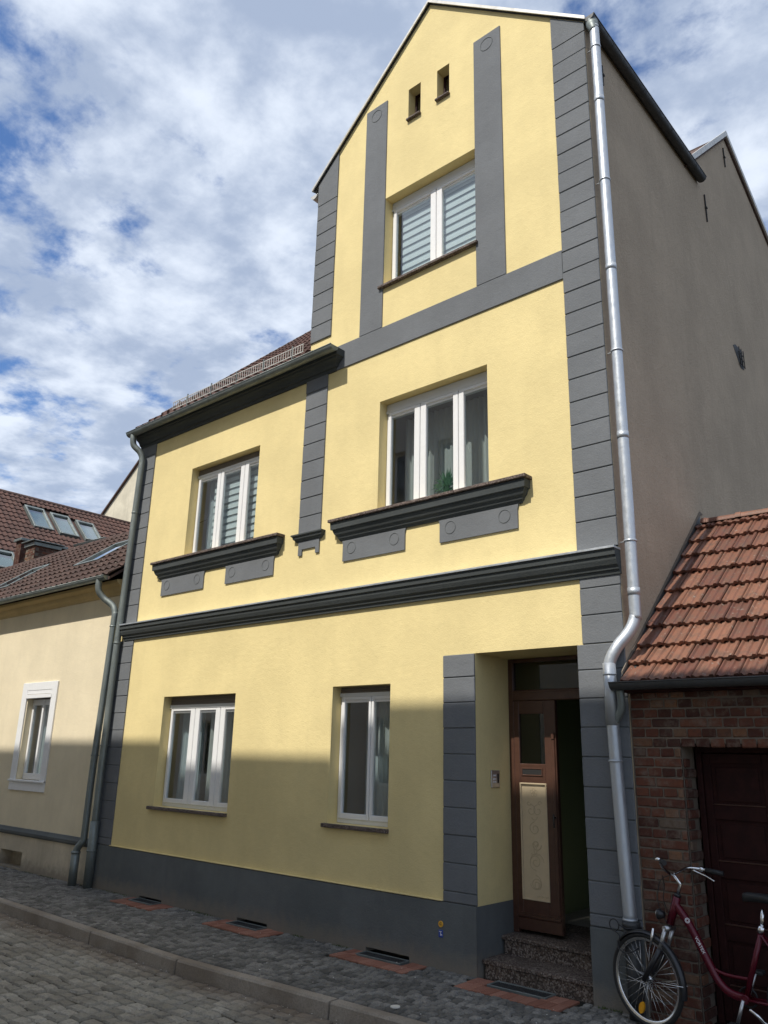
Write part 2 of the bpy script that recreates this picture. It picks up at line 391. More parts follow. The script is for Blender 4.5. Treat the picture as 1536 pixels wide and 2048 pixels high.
    def moulding(s, prof, x0, x1, rl=0, rr=0, ywall=0.0):
        """prof = [(protrusion, z)] from bottom to top; mitred returns when rl / rr"""
        n = len(prof); vs = []
        for p, z in prof: vs += [(x0-p*rl, ywall-p, z), (x1+p*rr, ywall-p, z), (x0-p*rl, ywall+0.002, z), (x1+p*rr, ywall+0.002, z)]
        fs = []
        for i in range(n-1):
            a, b = i*4, (i+1)*4
            fs.append((a, a+1, b+1, b)); fs.append((a+1, a+3, b+3, b+1)); fs.append((a+2, a, b, b+2))
        fs.append((0, 2, 3, 1)); t = (n-1)*4; fs.append((t, t+1, t+3, t+2))
        return s.add(vs, fs)
    def mesh(s, name, mat, off=Vector((0, 0, 0)), rnd=None):
        me = bpy.data.meshes.new(name)
        me.from_pydata([(Vector(v)*U - off) for v in s.v], [], s.f)
        me.polygons.foreach_set('use_smooth', s.sm)
        if rnd is not None:
            at = me.attributes.new('rnd', 'FLOAT', 'FACE'); at.data.foreach_set('value', rnd)
        me.materials.append(MAT[mat] if isinstance(mat, str) else mat)
        import bmesh
        bm = bmesh.new(); bm.from_mesh(me); bmesh.ops.recalc_face_normals(bm, faces=bm.faces); bm.to_mesh(me); bm.free()
        return me
    def build(s, name, mat, parent=None, rnd=None, loc=None):
        off = wroot(parent) if parent is not None else (Vector(loc)*U if loc is not None else Vector((0, 0, 0)))
        o = bpy.data.objects.new(name, s.mesh(name, mat, off, rnd)); COL.objects.link(o)
        if parent is not None: o.parent = parent
        else: o.location = off
        return o
def inst(name, me, parent, mw):
    """a piece sharing mesh data; mw = matrix in drawing units"""
    o = bpy.data.objects.new(name, me); COL.objects.link(o); m = mw.copy(); m.translation = mw.translation*U - (wroot(parent) if parent else Vector((0, 0, 0)))
    if parent: o.parent = parent
    o.matrix_basis = m; return o
def frame_m(o, u, v):
    u = Vector(u).normalized(); v = Vector(v).normalized(); n = u.cross(v)
    m = Matrix((u, v, n)).transposed().to_4x4(); m.translation = Vector(o); return m
def curve_pts(pts, n=8):
    pts = [Vector(p) for p in pts]; out = []
    for i in range(len(pts)-1):
        p0 = pts[max(i-1, 0)]; p1 = pts[i]; p2 = pts[i+1]; p3 = pts[min(i+2, len(pts)-1)]
        for k in range(n):
            t = k/n; out.append(0.5*((2*p1)+(-p0+p2)*t+(2*p0-5*p1+4*p2-p3)*t*t+(-p0+3*p1-3*p2+p3)*t**3))
    out.append(pts[-1]); return out
def wall_strips(mb, xs_top, holes, z0, y, depthf=None, flip=False):
    """front sheet of a wall: xs_top = [(x, ztop)] polyline; holes = [(x0,x1,z0,z1)]"""
    xs = sorted(set([p[0] for p in xs_top] + [h[0] for h in holes] + [h[1] for h in holes]))
    x0, x1 = xs_top[0][0], xs_top[-1][0]; xs = [x for x in xs if x0-1e-9 <= x <= x1+1e-9]
    def top(x, side):
        for (a, za), (b, zb) in zip(xs_top, xs_top[1:]):
            if b-a < 1e-6: continue
            if (side > 0 and a-1e-9 <= x < b-1e-9) or (side < 0 and a+1e-9 < x <= b+1e-9):
                return za+(zb-za)*(x-a)/(b-a)
        return xs_top[-1][1]
    for a, b in zip(xs, xs[1:]):
        m = (a+b)/2; hs = sorted([h for h in holes if h[0] < m < h[1]], key=lambda h: h[2]); z = z0
        for h in hs:
            if h[2] > z+1e-6: mb.add([(a, y, z), (b, y, z), (b, y, h[2]), (a, y, h[2])], [(0, 1, 2, 3)])
            z = h[3]
        mb.add([(a, y, z), (b, y, z), (b, y, top(b, -1)), (a, y, top(a, 1))], [(0, 1, 2, 3)])
def reveal(mb, h, y0, y1, bottom=True, top=True):
    x0, x1, z0, z1 = h
    mb.add([(x0, y0, z0), (x0, y1, z0), (x0, y1, z1), (x0, y0, z1)], [(0, 1, 2, 3)])
    mb.add([(x1, y0, z0), (x1, y1, z0), (x1, y1, z1), (x1, y0, z1)], [(0, 1, 2, 3)])
    if top: mb.add([(x0, y0, z1), (x1, y0, z1), (x1, y1, z1), (x0, y1, z1)], [(0, 1, 2, 3)])
    if bottom: mb.add([(x0, y0, z0), (x1, y0, z0), (x1, y1, z0), (x0, y1, z0)], [(0, 1, 2, 3)])
def text_obj(s, size, mat, parent, mw, ext=0.0008, name='lettering'):
    cu = bpy.data.curves.new('t', 'FONT'); cu.body = s; cu.size = size*U; cu.extrude = ext*U; cu.align_x = 'CENTER'; cu.align_y = 'CENTER'
    t = bpy.data.objects.new('t', cu); COL.objects.link(t)
    me = bpy.data.meshes.new_from_object(t.evaluated_get(bpy.context.evaluated_depsgraph_get())); bpy.data.objects.remove(t)
    me.materials.clear(); me.materials.append(MAT[mat]); return inst(name, me, parent, mw)

# ------------------------------------------------------------ ground
STREET_Z = -0.105
def kerb_in(x):
    xs = [-40, -16, -10.2, -8.0, -6.3, -4.5, -3.0, 1.0, 40]; ys = [-1.22, -1.22, -1.18, -1.26, -1.32, -1.23, -1.19, -1.19, -1.19]
    return float(np.interp(x, xs, ys))
def kerb_out(x): return kerb_in(x)-0.108
gm = MB(); gm.add([(-300, -300, STREET_Z-0.03), (300, -300, STREET_Z-0.03), (300, 300, STREET_Z-0.03), (-300, 300, STREET_Z-0.03)], [(0, 1, 2, 3)])
ground = gm.build('ground', 'joint'); tag(ground, kind='structure')
sm = MB(); X = np.linspace(-60, 40, 101)
for a, b in zip(X, X[1:]):
    sm.add([(a, -6.0, STREET_Z-0.017), (b, -6.0, STREET_Z-0.017), (b, kerb_out(b)+.03, STREET_Z-0.017), (a, kerb_out(a)+.03, STREET_Z-0.017)], [(0, 1, 2, 3)])
street = sm.build('street', 'joint'); tag(street, kind='structure')
pm = MB()
for a, b in zip(X, X[1:]):
    pm.add([(a, kerb_in(a)-.02, -0.013), (b, kerb_in(b)-.02, -0.013), (b, 0.15, -0.013), (a, 0.15, -0.013)], [(0, 1, 2, 3)])
pavement = pm.build('pavement', 'joint'); tag(pavement, kind='structure')

PATCH = [(-9.20, -8.36), (-7.41, -6.50), (-5.55, -4.69), (-4.18, -3.27)]
GRATE = [(-9.08, -8.62, -0.165, -0.004), (-7.24, -6.76, -0.165, -0.004), (-5.40, -4.89, -0.160, -0.004), (-4.00, -3.48, -0.150, 0.010)]
PY0, PY1 = -0.345, -0.002
def stones(x0, x1, yfun0, yfun1, cx, cyy, ztop, gap, jit, skip=None, wob=0.004, row_off=0.5):
    """irregular tight-fitting stones: a jittered net of cells, each shrunk, chamfered and set a little uneven"""
    out = []; nx = int((x1-x0)/cx); H = max(yfun1(x0)-yfun0(x0), .1); ny = int(round(H/cyy))
    ext = np.array([[yfun0(x0+cx*i), yfun1(x0+cx*i)] for i in range(nx+2)])
    jx = rng.uniform(-jit, jit, (ny+1, nx+2))*cx; jy = rng.uniform(-jit, jit, (ny+1, nx+2))*cyy*.42; offr = rng.uniform(-.5, .5, ny+1)*row_off*2
    jy[0] = 0; jy[-1] = 0
    for j in range(ny):
        for i in range(nx):
            def P(ii, jj, low):
                t = jj/ny; k = min(max(ii, 0), nx+1)
                y = ext[k][0]*(1-t)+ext[k][1]*t + jy[jj][k]
                return (x0+cx*(ii+offr[j])+jx[j][k]*.8+(jx[jj][k]-jx[j][k])*.4, y)
            q = [P(i, j, 0), P(i+1, j, 0), P(i+1, j+1, 1), P(i, j+1, 1)]
            c = (sum(p[0] for p in q)/4, sum(p[1] for p in q)/4)
            if skip and skip(*c): continue
            s1 = 1-gap+rng.uniform(-.03, .01); ch = 1-gap-0.22+rng.uniform(-.04, .04)
            dz = rng.uniform(-wob, wob); tx, ty = rng.uniform(-.05, .05, 2)
            a = [(c[0]+(p[0]-c[0])*s1, c[1]+(p[1]-c[1])*s1) for p in q]; b = [(c[0]+(p[0]-c[0])*ch, c[1]+(p[1]-c[1])*ch) for p in q]
            m = [((a[k][0]+a[(k+1) % 4][0])/2+(a[k][0]-c[0])*.03, (a[k][1]+a[(k+1) % 4][1])/2) for k in range(4)]
            zt = lambda p: ztop+dz+(p[0]-c[0])*tx+(p[1]-c[1])*ty
            drop = 0.30*min(cx, cyy)*.45
            vs = [(p[0], p[1], ztop-0.03) for p in a]+[(p[0], p[1], zt(p)-drop) for p in a]+[(p[0], p[1], zt(p)) for p in b]+[(c[0], c[1], zt(c)+drop*.25)]
            fs = [(k, (k+1) % 4, 4+(k+1) % 4, 4+k) for k in range(4)]+[(4+k, 4+(k+1) % 4, 8+(k+1) % 4, 8+k) for k in range(4)]+[(8+k, 8+(k+1) % 4, 12) for k in range(4)]
            out.append((c, vs, fs))
    return out
def place_stones(lst, z, parent, name, stuffname, mat, nmax=300, lim=10):
    sc = []
    for n, (c, vs, fs) in enumerate(lst):
        p = proj((c[0], c[1], z))
        s = 0
        if p and -10 < p[0] < 1546 and -10 < p[1] < 2058: s = 1/p[2]
        sc.append(s)
    order = sorted(range(len(lst)), key=lambda i: -sc[i]); big = set(i for i in order[:nmax] if sc[i] > 0)
    rest = MB(); rn = []
    for n, (c, vs, fs) in enumerate(lst):
        v = float(rng.rand())
        if n in big:
            m = MB(); m.add(vs, fs); o = m.build(name, mat, parent, rnd=[v]*len(fs))
        else:
            rest.add(vs, fs); rn += [v]*len(fs)
    o = rest.build(stuffname, mat, parent, rnd=rn); tag(o, kind='stuff')
def skip_patch(x, y):
    if any(a-.02 < x < b+.02 for a, b in PATCH) and y > PY0-.03: return True
    if -4.2 < x < -3.15 and y > -0.02: return True
    return y > -0.015 if x > -2.36 or x < -2.72 else False
mos = stones(-19, 2.5, lambda x: kerb_in(x)+.022, lambda x: -0.004, 0.072, 0.069, 0.0, 0.11, 0.28, skip_patch, 0.004)
place_stones(mos, 0, pavement, 'paving_stone', 'paving_stones', 'mosaic')
sts = stones(-20, 3.5, lambda x: -6.0, lambda x: kerb_out(x)-.01, 0.150, 0.112, STREET_Z, 0.085, 0.20, None, 0.006)
place_stones(sts, STREET_Z, street, 'sett', 'setts', 'sett')
# kerb stones
kx = [-19, -17.2, -15.4, -13.7, -11.9, -10.0, -7.8, -6.3, -4.55, -2.9, -1.2, 0.5, 2.4]
for a, b in zip(kx, kx[1:]):
    k = MB(); g = 0.010; n = 6; xs = np.linspace(a+g, b-g, n+1); rows = []
    for x in xs:
        yi, yo = kerb_in(x), kerb_out(x); w = rng.uniform(-.003, .003); zt = 0.002+w*.6
        rows.append([(x, yi, -0.09), (x, yi, zt-.008), (x, yi-.010, zt), (x, yo+.016+w, zt), (x, yo+.003, zt-.014), (x, yo-.006+w, STREET_Z-.05)])
    vs = [p for r in rows for p in r]; fs = []
    for i in range(n):
        for j in range(5): fs.append((i*6+j, i*6+j+1, (i+1)*6+j+1, (i+1)*6+j))
    fs += [tuple(range(6)), tuple(n*6+j for j in reversed(range(6)))]
    k.add(vs, fs); k.build('kerb_stone', 'kerb', pavement)
# red pavers round the light wells
pmesh = {}
def paver_piece(x0, x1, y0, y1):
    key = (round(x1-x0, 3), round(y1-y0, 3))
    if key not in pmesh:
        m = MB(); m.box(-key[0]/2+.002, key[0]/2-.002, -key[1]/2+.002, key[1]/2-.002, -.03, 0.0, .004); pmesh[key] = m.mesh('paver', 'paver')
    inst('paver', pmesh[key], pavement, Matrix.Translation(((x0+x1)/2, (y0+y1)/2, 0.001+rng.uniform(-.0015, .0025))) @ Matrix.Rotation(rng.uniform(-.01, .01), 4, 'Z'))
for (a, b), g in zip(PATCH, GRATE):
    n = int(round((b-a)/.084)); w = (b-a)/n
    for i in range(n):
        x0, x1 = a+i*w, a+(i+1)*w; c = (x0+x1)/2
        paver_piece(x0, x1, PY0, PY0+.168)
        if c < g[0] or c > g[1]: paver_piece(x0, x1, PY0+.17, PY0+.338)
GL = ['metal light-well grate in the red pavers nearest the two downpipes on the left',
      'metal light-well grate in the red pavers below the three-part ground-floor window',
      'metal light-well grate in the red pavers left of the orange and blue wall markers',
      'long metal grate in the red pavers at the foot of the entrance steps']
for (x0, x1, y0, y1), lab in zip(GRATE, GL):
    g = empty('grate', ((x0+x1)/2, (y0+y1)/2, 0), lab, 'grate', 'metal grates set in the pavement')
    fr = MB(); t = .014; h = .010
    fr.box(x0, x1, y0, y0+t, -.02, h, .002); fr.box(x0, x1, y1-t, y1, -.02, h, .002); fr.box(x0, x0+t, y0+t, y1-t, -.02, h, .002); fr.box(x1-t, x1, y0+t, y1-t, -.02, h, .002)
    fr.build('frame', 'zincold', g)
    mb = MB(); n = 26
    for i in range(n):
        x = x0+t+(x1-x0-2*t)*(i+.5)/n; mb.box(x-.0025, x+.0025, y0+t, y1-t, -.014, .005)
    for i in range(6):
        y = y0+t+(y1-y0-2*t)*(i+.5)/6; mb.box(x0+t, x1-t, y-.002, y+.002, -.013, .004)
    mb.build('grid', 'zincdark', g)
    pt = MB(); pt.box(x0+.002, x1-.002, y0+.002, y1-.002, -.0045, -.0035); pt.build('pit_shade', 'black', g)  # thin black sheet under the grid, painting in the shaft's darkness
vc = MB(); vc.tube([(-4.13, -1.10, .0), (-4.13, -1.10, .008)], .035, 20); o = vc.build('valve_cap', 'litter', None, loc=(-4.13, -1.10, 0)); tag(o, 'small pale round valve cap in the dark pavement by the kerb', 'valve cap')
# loose grit and dry leaves in the gutter of the kerb, moss along the walls
lt = MB()
for i in range(420):
    x = rng.uniform(-12, -1.5); y = kerb_out(x)-abs(rng.normal(0, .10))-.01 if i < 260 else rng.uniform(-1.15, -.03)
    z = (STREET_Z if i < 260 else 0)+.004; r = rng.uniform(.003, .008); a = rng.uniform(0, 6.28)
    lt.add([(x+r*math.cos(a), y+r*math.sin(a), z+.002), (x-r*math.sin(a)*.5, y+r*math.cos(a)*.5, z), (x-r*math.cos(a), y-r*math.sin(a), z+.003), (x+r*math.sin(a)*.5, y-r*math.cos(a)*.5, z+.004)], [(0, 1, 2, 3)])
tag(lt.build('litter', 'litter'), 'small pale crumbs and dry leaf bits scattered over kerb and stones', 'litter', kind='stuff')
ms = MB()
for i in range(2600):
    x = rng.uniform(-12, -2.8); t = rng.rand()
    if math.sin(x*3.1)+math.sin(x*7.7) < .2: continue
    y = -.028-abs(rng.normal(0, .02)); z = .0
    if -4.2 < x < -3.1: continue
    if any(a-.05 < x < b+.05 for a, b in PATCH): continue
    h = rng.uniform(.006, .022); a = rng.uniform(0, 6.28); w = .003
    ms.add([(x-w, y, z), (x+w, y, z), (x+h*.5*math.cos(a), y+h*.3*math.sin(a), z+h)], [(0, 1, 2)])
tag(ms.build('weeds', 'moss'), 'tiny green weeds growing where wall meets pavement', 'weeds', kind='stuff')

# ------------------------------------------------------------ yellow house
XL, XR = -10.25, -2.745
H = empty('yellow_house', (-6.5, 0, 0), 'tall yellow rendered house with grey quoins, stepped gable front and open brown door', 'house')
HG1 = (-9.01, -7.565, 1.045, 2.36); HG2 = (-5.975, -5.185, 1.05, 2.375); HD = (-4.18, -3.155, 0.0, 2.605)
HW1 = (-8.885, -7.45, 4.165, 5.44); HW2 = (-5.42, -4.0, 4.165, 5.45); HW3 = (-5.415, -4.105, 6.915, 8.13)
HS1 = (-5.08, -4.89, 9.09, 9.555); HS2 = (-4.64, -4.46, 9.11, 9.555)
AP = (-4.75, 10.70); GLx, GLz, GRz = -6.60, 8.98, 8.96
PH = [(-9.08, -8.62, 0.0, .035), (-7.24, -6.76, 0.0, .04), (-5.40, -4.89, 0.0, .042)]
holes = PH + [HG1, HG2, HD, HW1, HW2, HW3, HS1, HS2]
w = MB(); wall_strips(w, [(XL, 6.30), (GLx, 6.30), (GLx, GLz), AP, (XR, GRz)], holes, 0.0, 0.0)
for h, d in ((HG1, .17), (HG2, .17), (HW1, .17), (HW2, .17), (HW3, .18), (HS1, .14), (HS2, .14)): reveal(w, h, 0, d)
# the door passage: yellow side, lintel
x0, x1, z0, z1 = HD
w.add([(x0, 0, .52), (x0, .62, .52), (x0, .62, z1), (x0, 0, z1)], [(0, 1, 2, 3)])
w.add([(x0, 0, z1), (x1, 0, z1), (x1, .62, z1), (x0, .62, z1)], [(0, 1, 2, 3)])
w.build('wall', 'yellow', H)
# inner faces so the rooms are closed
iw = MB(); wall_strips(iw, [(XL+.02, 6.30), (GLx, 6.30), (GLx, GLz-.1), (AP[0], AP[1]-.1), (XR-.02, GRz-.1)], [HG1, HG2, (HD[0], HD[1], 0, HD[3]), HW1, HW2, HW3, HS1, HS2], 0.0, 0.165)
for z in (0.262, 3.25, 6.30, 8.75):
    x0i = XL+.02 if z < 6.2 else (XL+.02 if z < 7 else GLx)
    yf = .65 if z < 1 else .166
    iw.add([(x0i, yf, z), (XR-.02, yf, z), (XR-.02, 4.0 if z > 6 else 8.5, z), (x0i, 4.0 if z > 6 else 8.5, z)], [(0, 1, 2, 3)])
iw.add([(XL+.02, 3.4, .262), (XR-.02, 3.4, .262), (XR-.02, 3.4, 8.75), (XL+.02, 3.4, 8.75)], [(0, 1, 2, 3)])
for x in (-6.45, -4.35, -3.0):
    iw.add([(x, .6 if x == -4.35 else .166, .262), (x, 3.4, .262), (x, 3.4, 6.3 if x < -5 else 3.2), (x, .6 if x == -4.35 else .166, 6.3 if x < -5 else 3.2)], [(0, 1, 2, 3)])
iw.build('inner_wall', 'interior', H)
# side and back walls
sd = MB(); YB = 9.0
ZR = lambda y: 6.5+.93*y
prof = [(0, 0), (YB, 0), (YB, 8.45), (4.53, 10.72), (2.62, 8.94), (0, 8.94)]
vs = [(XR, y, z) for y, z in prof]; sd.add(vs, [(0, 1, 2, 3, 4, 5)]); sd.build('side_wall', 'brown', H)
sl_ = MB(); sl_.add([(XL, 0, 0), (XL, YB, 0), (XL, YB, 8.45), (XL, 4.53, 10.72), (XL, 0, 6.48)], [(0, 1, 2, 3, 4)])
sl_.add([(XL, YB, 0), (XR, YB, 0), (XR, YB, 8.45), (XL, YB, 8.45)], [(0, 1, 2, 3)])
sl_.add([(GLx, 0, 6.3), (GLx, 2.7, 6.3), (GLx, 2.7, GLz), (GLx, 0, GLz)], [(0, 1, 2, 3)])
sl_.build('rear_wall', 'beige', H)
# plinth
pl = MB()
P_ = .022
wall_strips(pl, [(XL, .515), (-4.18, .515)], PH, -0.02, -P_); wall_strips(pl, [(-3.155, .515), (XR, .515)], [], -0.02, -P_)
for h in PH: reveal(pl, h, -P_, .1, False)
pl.add([(XL, -P_, .515), (-4.18, -P_, .515), (-4.18, 0, .522), (XL, 0, .522)], [(0, 1, 2, 3)])
pl.add([(-3.155, -P_, .515), (XR, -P_, .515), (XR, 0, .522), (-3.155, 0, .522)], [(0, 1, 2, 3)])
pl.add([(-4.18, -P_, -.02), (-4.18, 0, -.02), (-4.18, 0, .522), (-4.18, -P_, .515)], [(0, 1, 2, 3)])
pl.add([(XR, -P_, -.02), (XR, 0, -.02), (XR, 0, .522), (XR, -P_, .515)], [(0, 1, 2, 3)])
pl.add([(-3.155, -P_, -.02), (-3.155, .62, -.02), (-3.155, .62, .515), (-3.155, -P_, .515)], [(0, 1, 2, 3)])
pl.add([(-4.176, -P_, -.02), (-4.176, .60, -.02), (-4.176, .60, .52), (-4.176, -P_, .52)], [(0, 1, 2, 3)])
pl.build('plinth', 'greydark', H)
de = MB(); de.box(-9.863, -4.532, -.028, .002, .5225, .531, .002); de.build('drip_edge', 'yellow', H)
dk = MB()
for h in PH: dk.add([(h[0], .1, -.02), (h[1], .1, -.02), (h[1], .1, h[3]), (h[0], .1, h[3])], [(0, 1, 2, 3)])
dk.build('cellar_shade', 'black', H)  # black sheets closing the slots, shade given as colour
# right jamb of the door passage is grey
jb = MB(); jb.add([(-3.155, 0, .515), (-3.155, .62, .515), (-3.155, .62, 2.605), (-3.155, 0, 2.605)], [(0, 1, 2, 3)]); jb.build('door_jamb', 'grey', H)
# quoins
bl_cache = {}
def block(x0, x1, z0, z1, y=.018, g=.0035):
    key = (round(x1-x0, 3), round(z1-z0, 3), y)
    if key not in bl_cache:
        m = MB(); m.box(-key[0]/2, key[0]/2, -y, .004, -key[1]/2+g, key[1]/2-g, .005); bl_cache[key] = m.mesh('quoin_block', 'grey')
    return inst('quoin_block', bl_cache[key], H, Matrix.Translation(((x0+x1)/2+rng.uniform(-.0012, .0012), rng.uniform(-.0022, .0015), (z0+z1)/2)) @ Matrix.Rotation(rng.uniform(-.0035, .0035), 4, 'Y'))
def quoins(x0, x1, zs):
    for a, b in zip(zs, zs[1:]): block(x0, x1, a, b)
    gb = MB(); gb.box(x0+.002, x1-.002, -.0095, .001, zs[0]+.002, zs[-1]-.002); gb.build('quoin_bed', 'greydark', H)
low = [.522]+[.608+.2237*k for k in range(0, 9)]           # up to the door head
quoins(-4.53, -4.18, [z for z in low if z < 2.5]+[2.605])
quoins(-3.155, XR, [z for z in low if z < 2.5]+[2.605])
quoins(-3.105, XR, [2.605, 2.84, 3.064, 3.155])
quoins(XL, -9.865, [z for z in low if z < 2.5]+[2.61, 2.84, 3.064, 3.155])
up = [3.385]+[6.56-.2245*k for k in range(13, -1, -1)]
quoins(-3.115, XR, up[:-1]+[6.56+.2247*k for k in range(0, 11)])
quoins(XL, -9.845, [3.385]+[z for z in up[1:] if z < 6.0]+[6.06])
quoins(-6.625, -6.26, [4.10]+[z for z in up[1:] if 4.2 < z < 6.0]+[6.06])
quoins(-6.60, -6.245, [6.565]+[6.56+.2247*k for k in range(1, 10)])
sR = (GRz-AP[1])/(XR-AP[0]); sLf = (AP[1]-GLz)/(AP[0]-GLx)
tb = MB(); zt = 6.56+.2247*10+.0035
tb.prism([(-3.115, zt), (XR, zt), (XR, GRz-.05), (-3.115, AP[1]+sR*(-3.115-AP[0])-.05)], -.018, .004); tb.build('quoin_block', 'grey', H)
tb = MB(); zt = 6.56+.2247*9+.0035
tb.prism([(-6.60, zt), (-6.245, zt), (-6.245, AP[1]+sLf*(-6.245-AP[0])-.05), (-6.60, GLz-.05)], -.018, .004); tb.build('quoin_block', 'grey', H)
# bands
def band(x0, x1, z0, z1, y=.016, name='pilaster_strip'):
    m = MB(); m.box(x0, x1, -y, .004, z0, z1, .004); return m.build(name, 'grey', H)
for xa, xb in ((-5.765, -5.415), (-4.105, -3.745)):
    b = band(xa, xb, 6.373, 9.60)
    r = MB(); r.torus(((xa+xb)/2, -.0165, 9.455), .082, .0045, n=40, k=6, flat=.9); r.build('ring', 'greydark', b)
band(-6.258, -3.117, 6.055, 6.371, .0155, 'string_band')
# middle pilaster cap and foot
mc = MB(); mc.moulding([(0, 4.02), (.02, 4.02), (.03, 4.04), (.05, 4.055), (.055, 4.08), (.07, 4.09), (.07, 4.105), (.02, 4.115), (0, 4.115)], -6.625, -6.26, 1, 1); mc.build('pilaster_cap', 'trimdark', H)
mf = MB(); mf.prism([(-6.61, 3.86), (-6.55, 3.86), (-6.55, 3.93), (-6.33, 3.93), (-6.33, 3.86), (-6.27, 3.86), (-6.27, 4.02), (-6.61, 4.02)], -.018, .004); mf.build('pilaster_foot', 'grey', H)
# cornices
c = MB(); c.moulding([(0, 3.150), (.028, 3.150), (.034, 3.180), (.048, 3.188), (.052, 3.205), (.070, 3.225), (.086, 3.262), (.09, 3.290), (.104, 3.298), (.108, 3.348), (0, 3.352)], -10.08, XR+.012, .4, 0)
cn = c.build('cornice', 'trimdark', H)
cc = MB(); cc.box(-10.10, XR+.016, -.124, .002, 3.3495, 3.368, .002); cc.add([(-10.10, -.120, 3.369), (XR+.016, -.120, 3.369), (XR+.016, 0, 3.395), (-10.10, 0, 3.395)], [(0, 1, 2, 3)]); cc.build('cover_sheet', 'zinc', cn)
def sill_cornice(x0, x1, panels):
    m = MB(); m.moulding([(0, 3.925), (.018, 3.925), (.028, 3.945), (.040, 3.955), (.045, 3.975), (.065, 3.995), (.080, 4.03), (.083, 4.045), (.100, 4.05), (.104, 4.125), (0, 4.13)], x0+.125, x1-.125, 1, 1)
    o = m.build('window_cornice', 'trimdark', H)
    s = MB(); s.box(x0, x1, -.128, .16, 4.131, 4.163, .004); s.build('sill', 'sill', o)
    for a, b in panels:
        p = MB(); p.prism([(a, 3.697), (b, 3.697), (b, 3.88), (b+.012, 3.93), (a-.012, 3.93), (a, 3.88)], -.017, .004); q = p.build('apron_panel', 'grey', H)
        for xx in (a+.13, b-.14):
            r = MB(); r.torus((xx, -.0175, 3.832), .062, .004, n=36, k=6); r.build('ring', 'greydark', q)
sill_cornice(-6.04, -3.53, ((-5.895, -5.02), (-4.575, -3.685)))
sill_cornice(-9.48, -6.87, ((-9.32, -8.38), (-7.93, -7.03)))
# eaves cornice + gutter
c = MB(); c.moulding([(0, 6.05), (.02, 6.05), (.03, 6.085), (.05, 6.09), (.06, 6.12), (.085, 6.15), (.115, 6.165), (.12, 6.185), (.14, 6.19), (.15, 6.27), (0, 6.31)], XL, -6.14, 0, 1); c.build('eaves_cornice', 'trimdark', H)
def gutter(p0, p1, R, mat, up=Vector((0, 0, 1)), parent=None, brackets=0.55, ends=True, name='gutter', bmat=None):
    """half-round gutter between two points"""
    p0, p1 = Vector(p0), Vector(p1); d = (p1-p0).normalized(); s = d.cross(up).normalized(); n = 12; vs = []; fs = []
    for P in (p0, p1):
        for rr in (R, R*.92):
            for k in range(n+1):
                a = math.pi*k/n; vs.append(P+s*rr*math.cos(a)-up*rr*math.sin(a))
    m = MB(); k1 = n+1
    for k in range(n):
        fs.append((k, k+1, 2*k1+k+1, 2*k1+k)); fs.append((k1+k, k1+k+1, 3*k1+k+1, 3*k1+k))
    fs.append((0, k1, 3*k1, 2*k1)); fs.append((n, k1+n, 3*k1+n, 2*k1+n))
    m.add(vs, fs, True)
    for P, q in ((p0, 0), (p1, 2)):
        if ends: m.add([P+s*R*math.cos(math.pi*k/n)-up*R*math.sin(math.pi*k/n) for k in range(n+1)], [tuple(range(n+1))])
    for sg in (1, -1): m.tube([p0+s*R*sg, p1+s*R*sg], R*.11, 8)
    g = m.build(name, mat, parent); L = (p1-p0).length; nb = int(L/brackets) if brackets else 0
    for i in range(nb):
        t = (i+.6)/nb; P = p0+d*L*t; b = MB()
        pts = [P+s*(R*1.04)*math.cos(math.pi*k/14)-up*(R*1.04)*math.sin(math.pi*k/14) for k in range(15)]
        w_ = R*.09
        for a, c_ in zip(pts, pts[1:]): b.add([a-d*w_, a+d*w_, c_+d*w_, c_-d*w_], [(0, 1, 2, 3)], True)
        b.build('bracket', bmat or mat, g)
    return g
gutter((XL-.03, -.222, 6.243), (-5.955, -.222, 6.243), .062, 'zincold', parent=H, brackets=.69)
# roof
rf = MB(); th = .05
for ya_, xa_, xb_ in ((-.145, XL-.02, GLx-.001), (2.64, GLx, XR+.025)):
    rf.prism([(ya_, ZR(ya_)-.045), (4.53, ZR(4.53)-.045), (YB+.15, ZR(4.53)-.50*(YB+.15-4.53)-.01), (YB+.15, ZR(4.53)-.50*(YB+.15-4.53)-th), (4.53, ZR(4.53)-th-.05), (ya_, ZR(ya_)-th-.045)], xa_, xb_, 'x')
roof = rf.build('roof', 'tiledark', H)
for x0_, x1_ in ((XR+.026, XR+.05), (XL-.045, XL-.021)):
    vt = MB()
    ys = (2.70, .30)[x0_ < -5]
    tt = .035 if x0_ > -5 else .012; vt.prism([(ys, ZR(ys)-.06), (4.53, ZR(4.53)-.06), (4.53, ZR(4.53)+tt), (ys, ZR(ys)+tt)], x0_, x1_, 'x')
    z2 = ZR(4.53)-.50*(YB+.15-4.53)
    vt.prism([(4.531, ZR(4.53)-.06), (YB+.15, z2-.06), (YB+.15, z2+.03), (4.531, ZR(4.53)+.035)], x0_, x1_, 'x')
    vt.build('verge_trim', 'verge', H)
def tile_profile(w, amp):
    xs = np.linspace(0, 1, 8); z = [amp*0.2, amp*.9, amp, amp*.35, 0, amp*.05, amp*.2, amp*.75]
    return [(x*w*1.06, q) for x, q in zip(xs, z)]
def tile_geo(w, L, amp, th=.012, lift=.016):
    pr = tile_profile(w, amp); n = len(pr); vs = []
    vs += [(x, 0, z+lift) for x, z in pr]; vs += [(x, L, z) for x, z in pr]; vs += [(x, 0, z+lift-th) for x, z in pr]
    fs = [(i, i+1, n+i+1, n+i) for i in range(n-1)] + [(i, 2*n+i, 2*n+i+1, i+1) for i in range(n-1)]
    fs.append((0, n, 2*n)); fs.append((n-1, 3*n-1, 2*n-1))
    return vs, fs
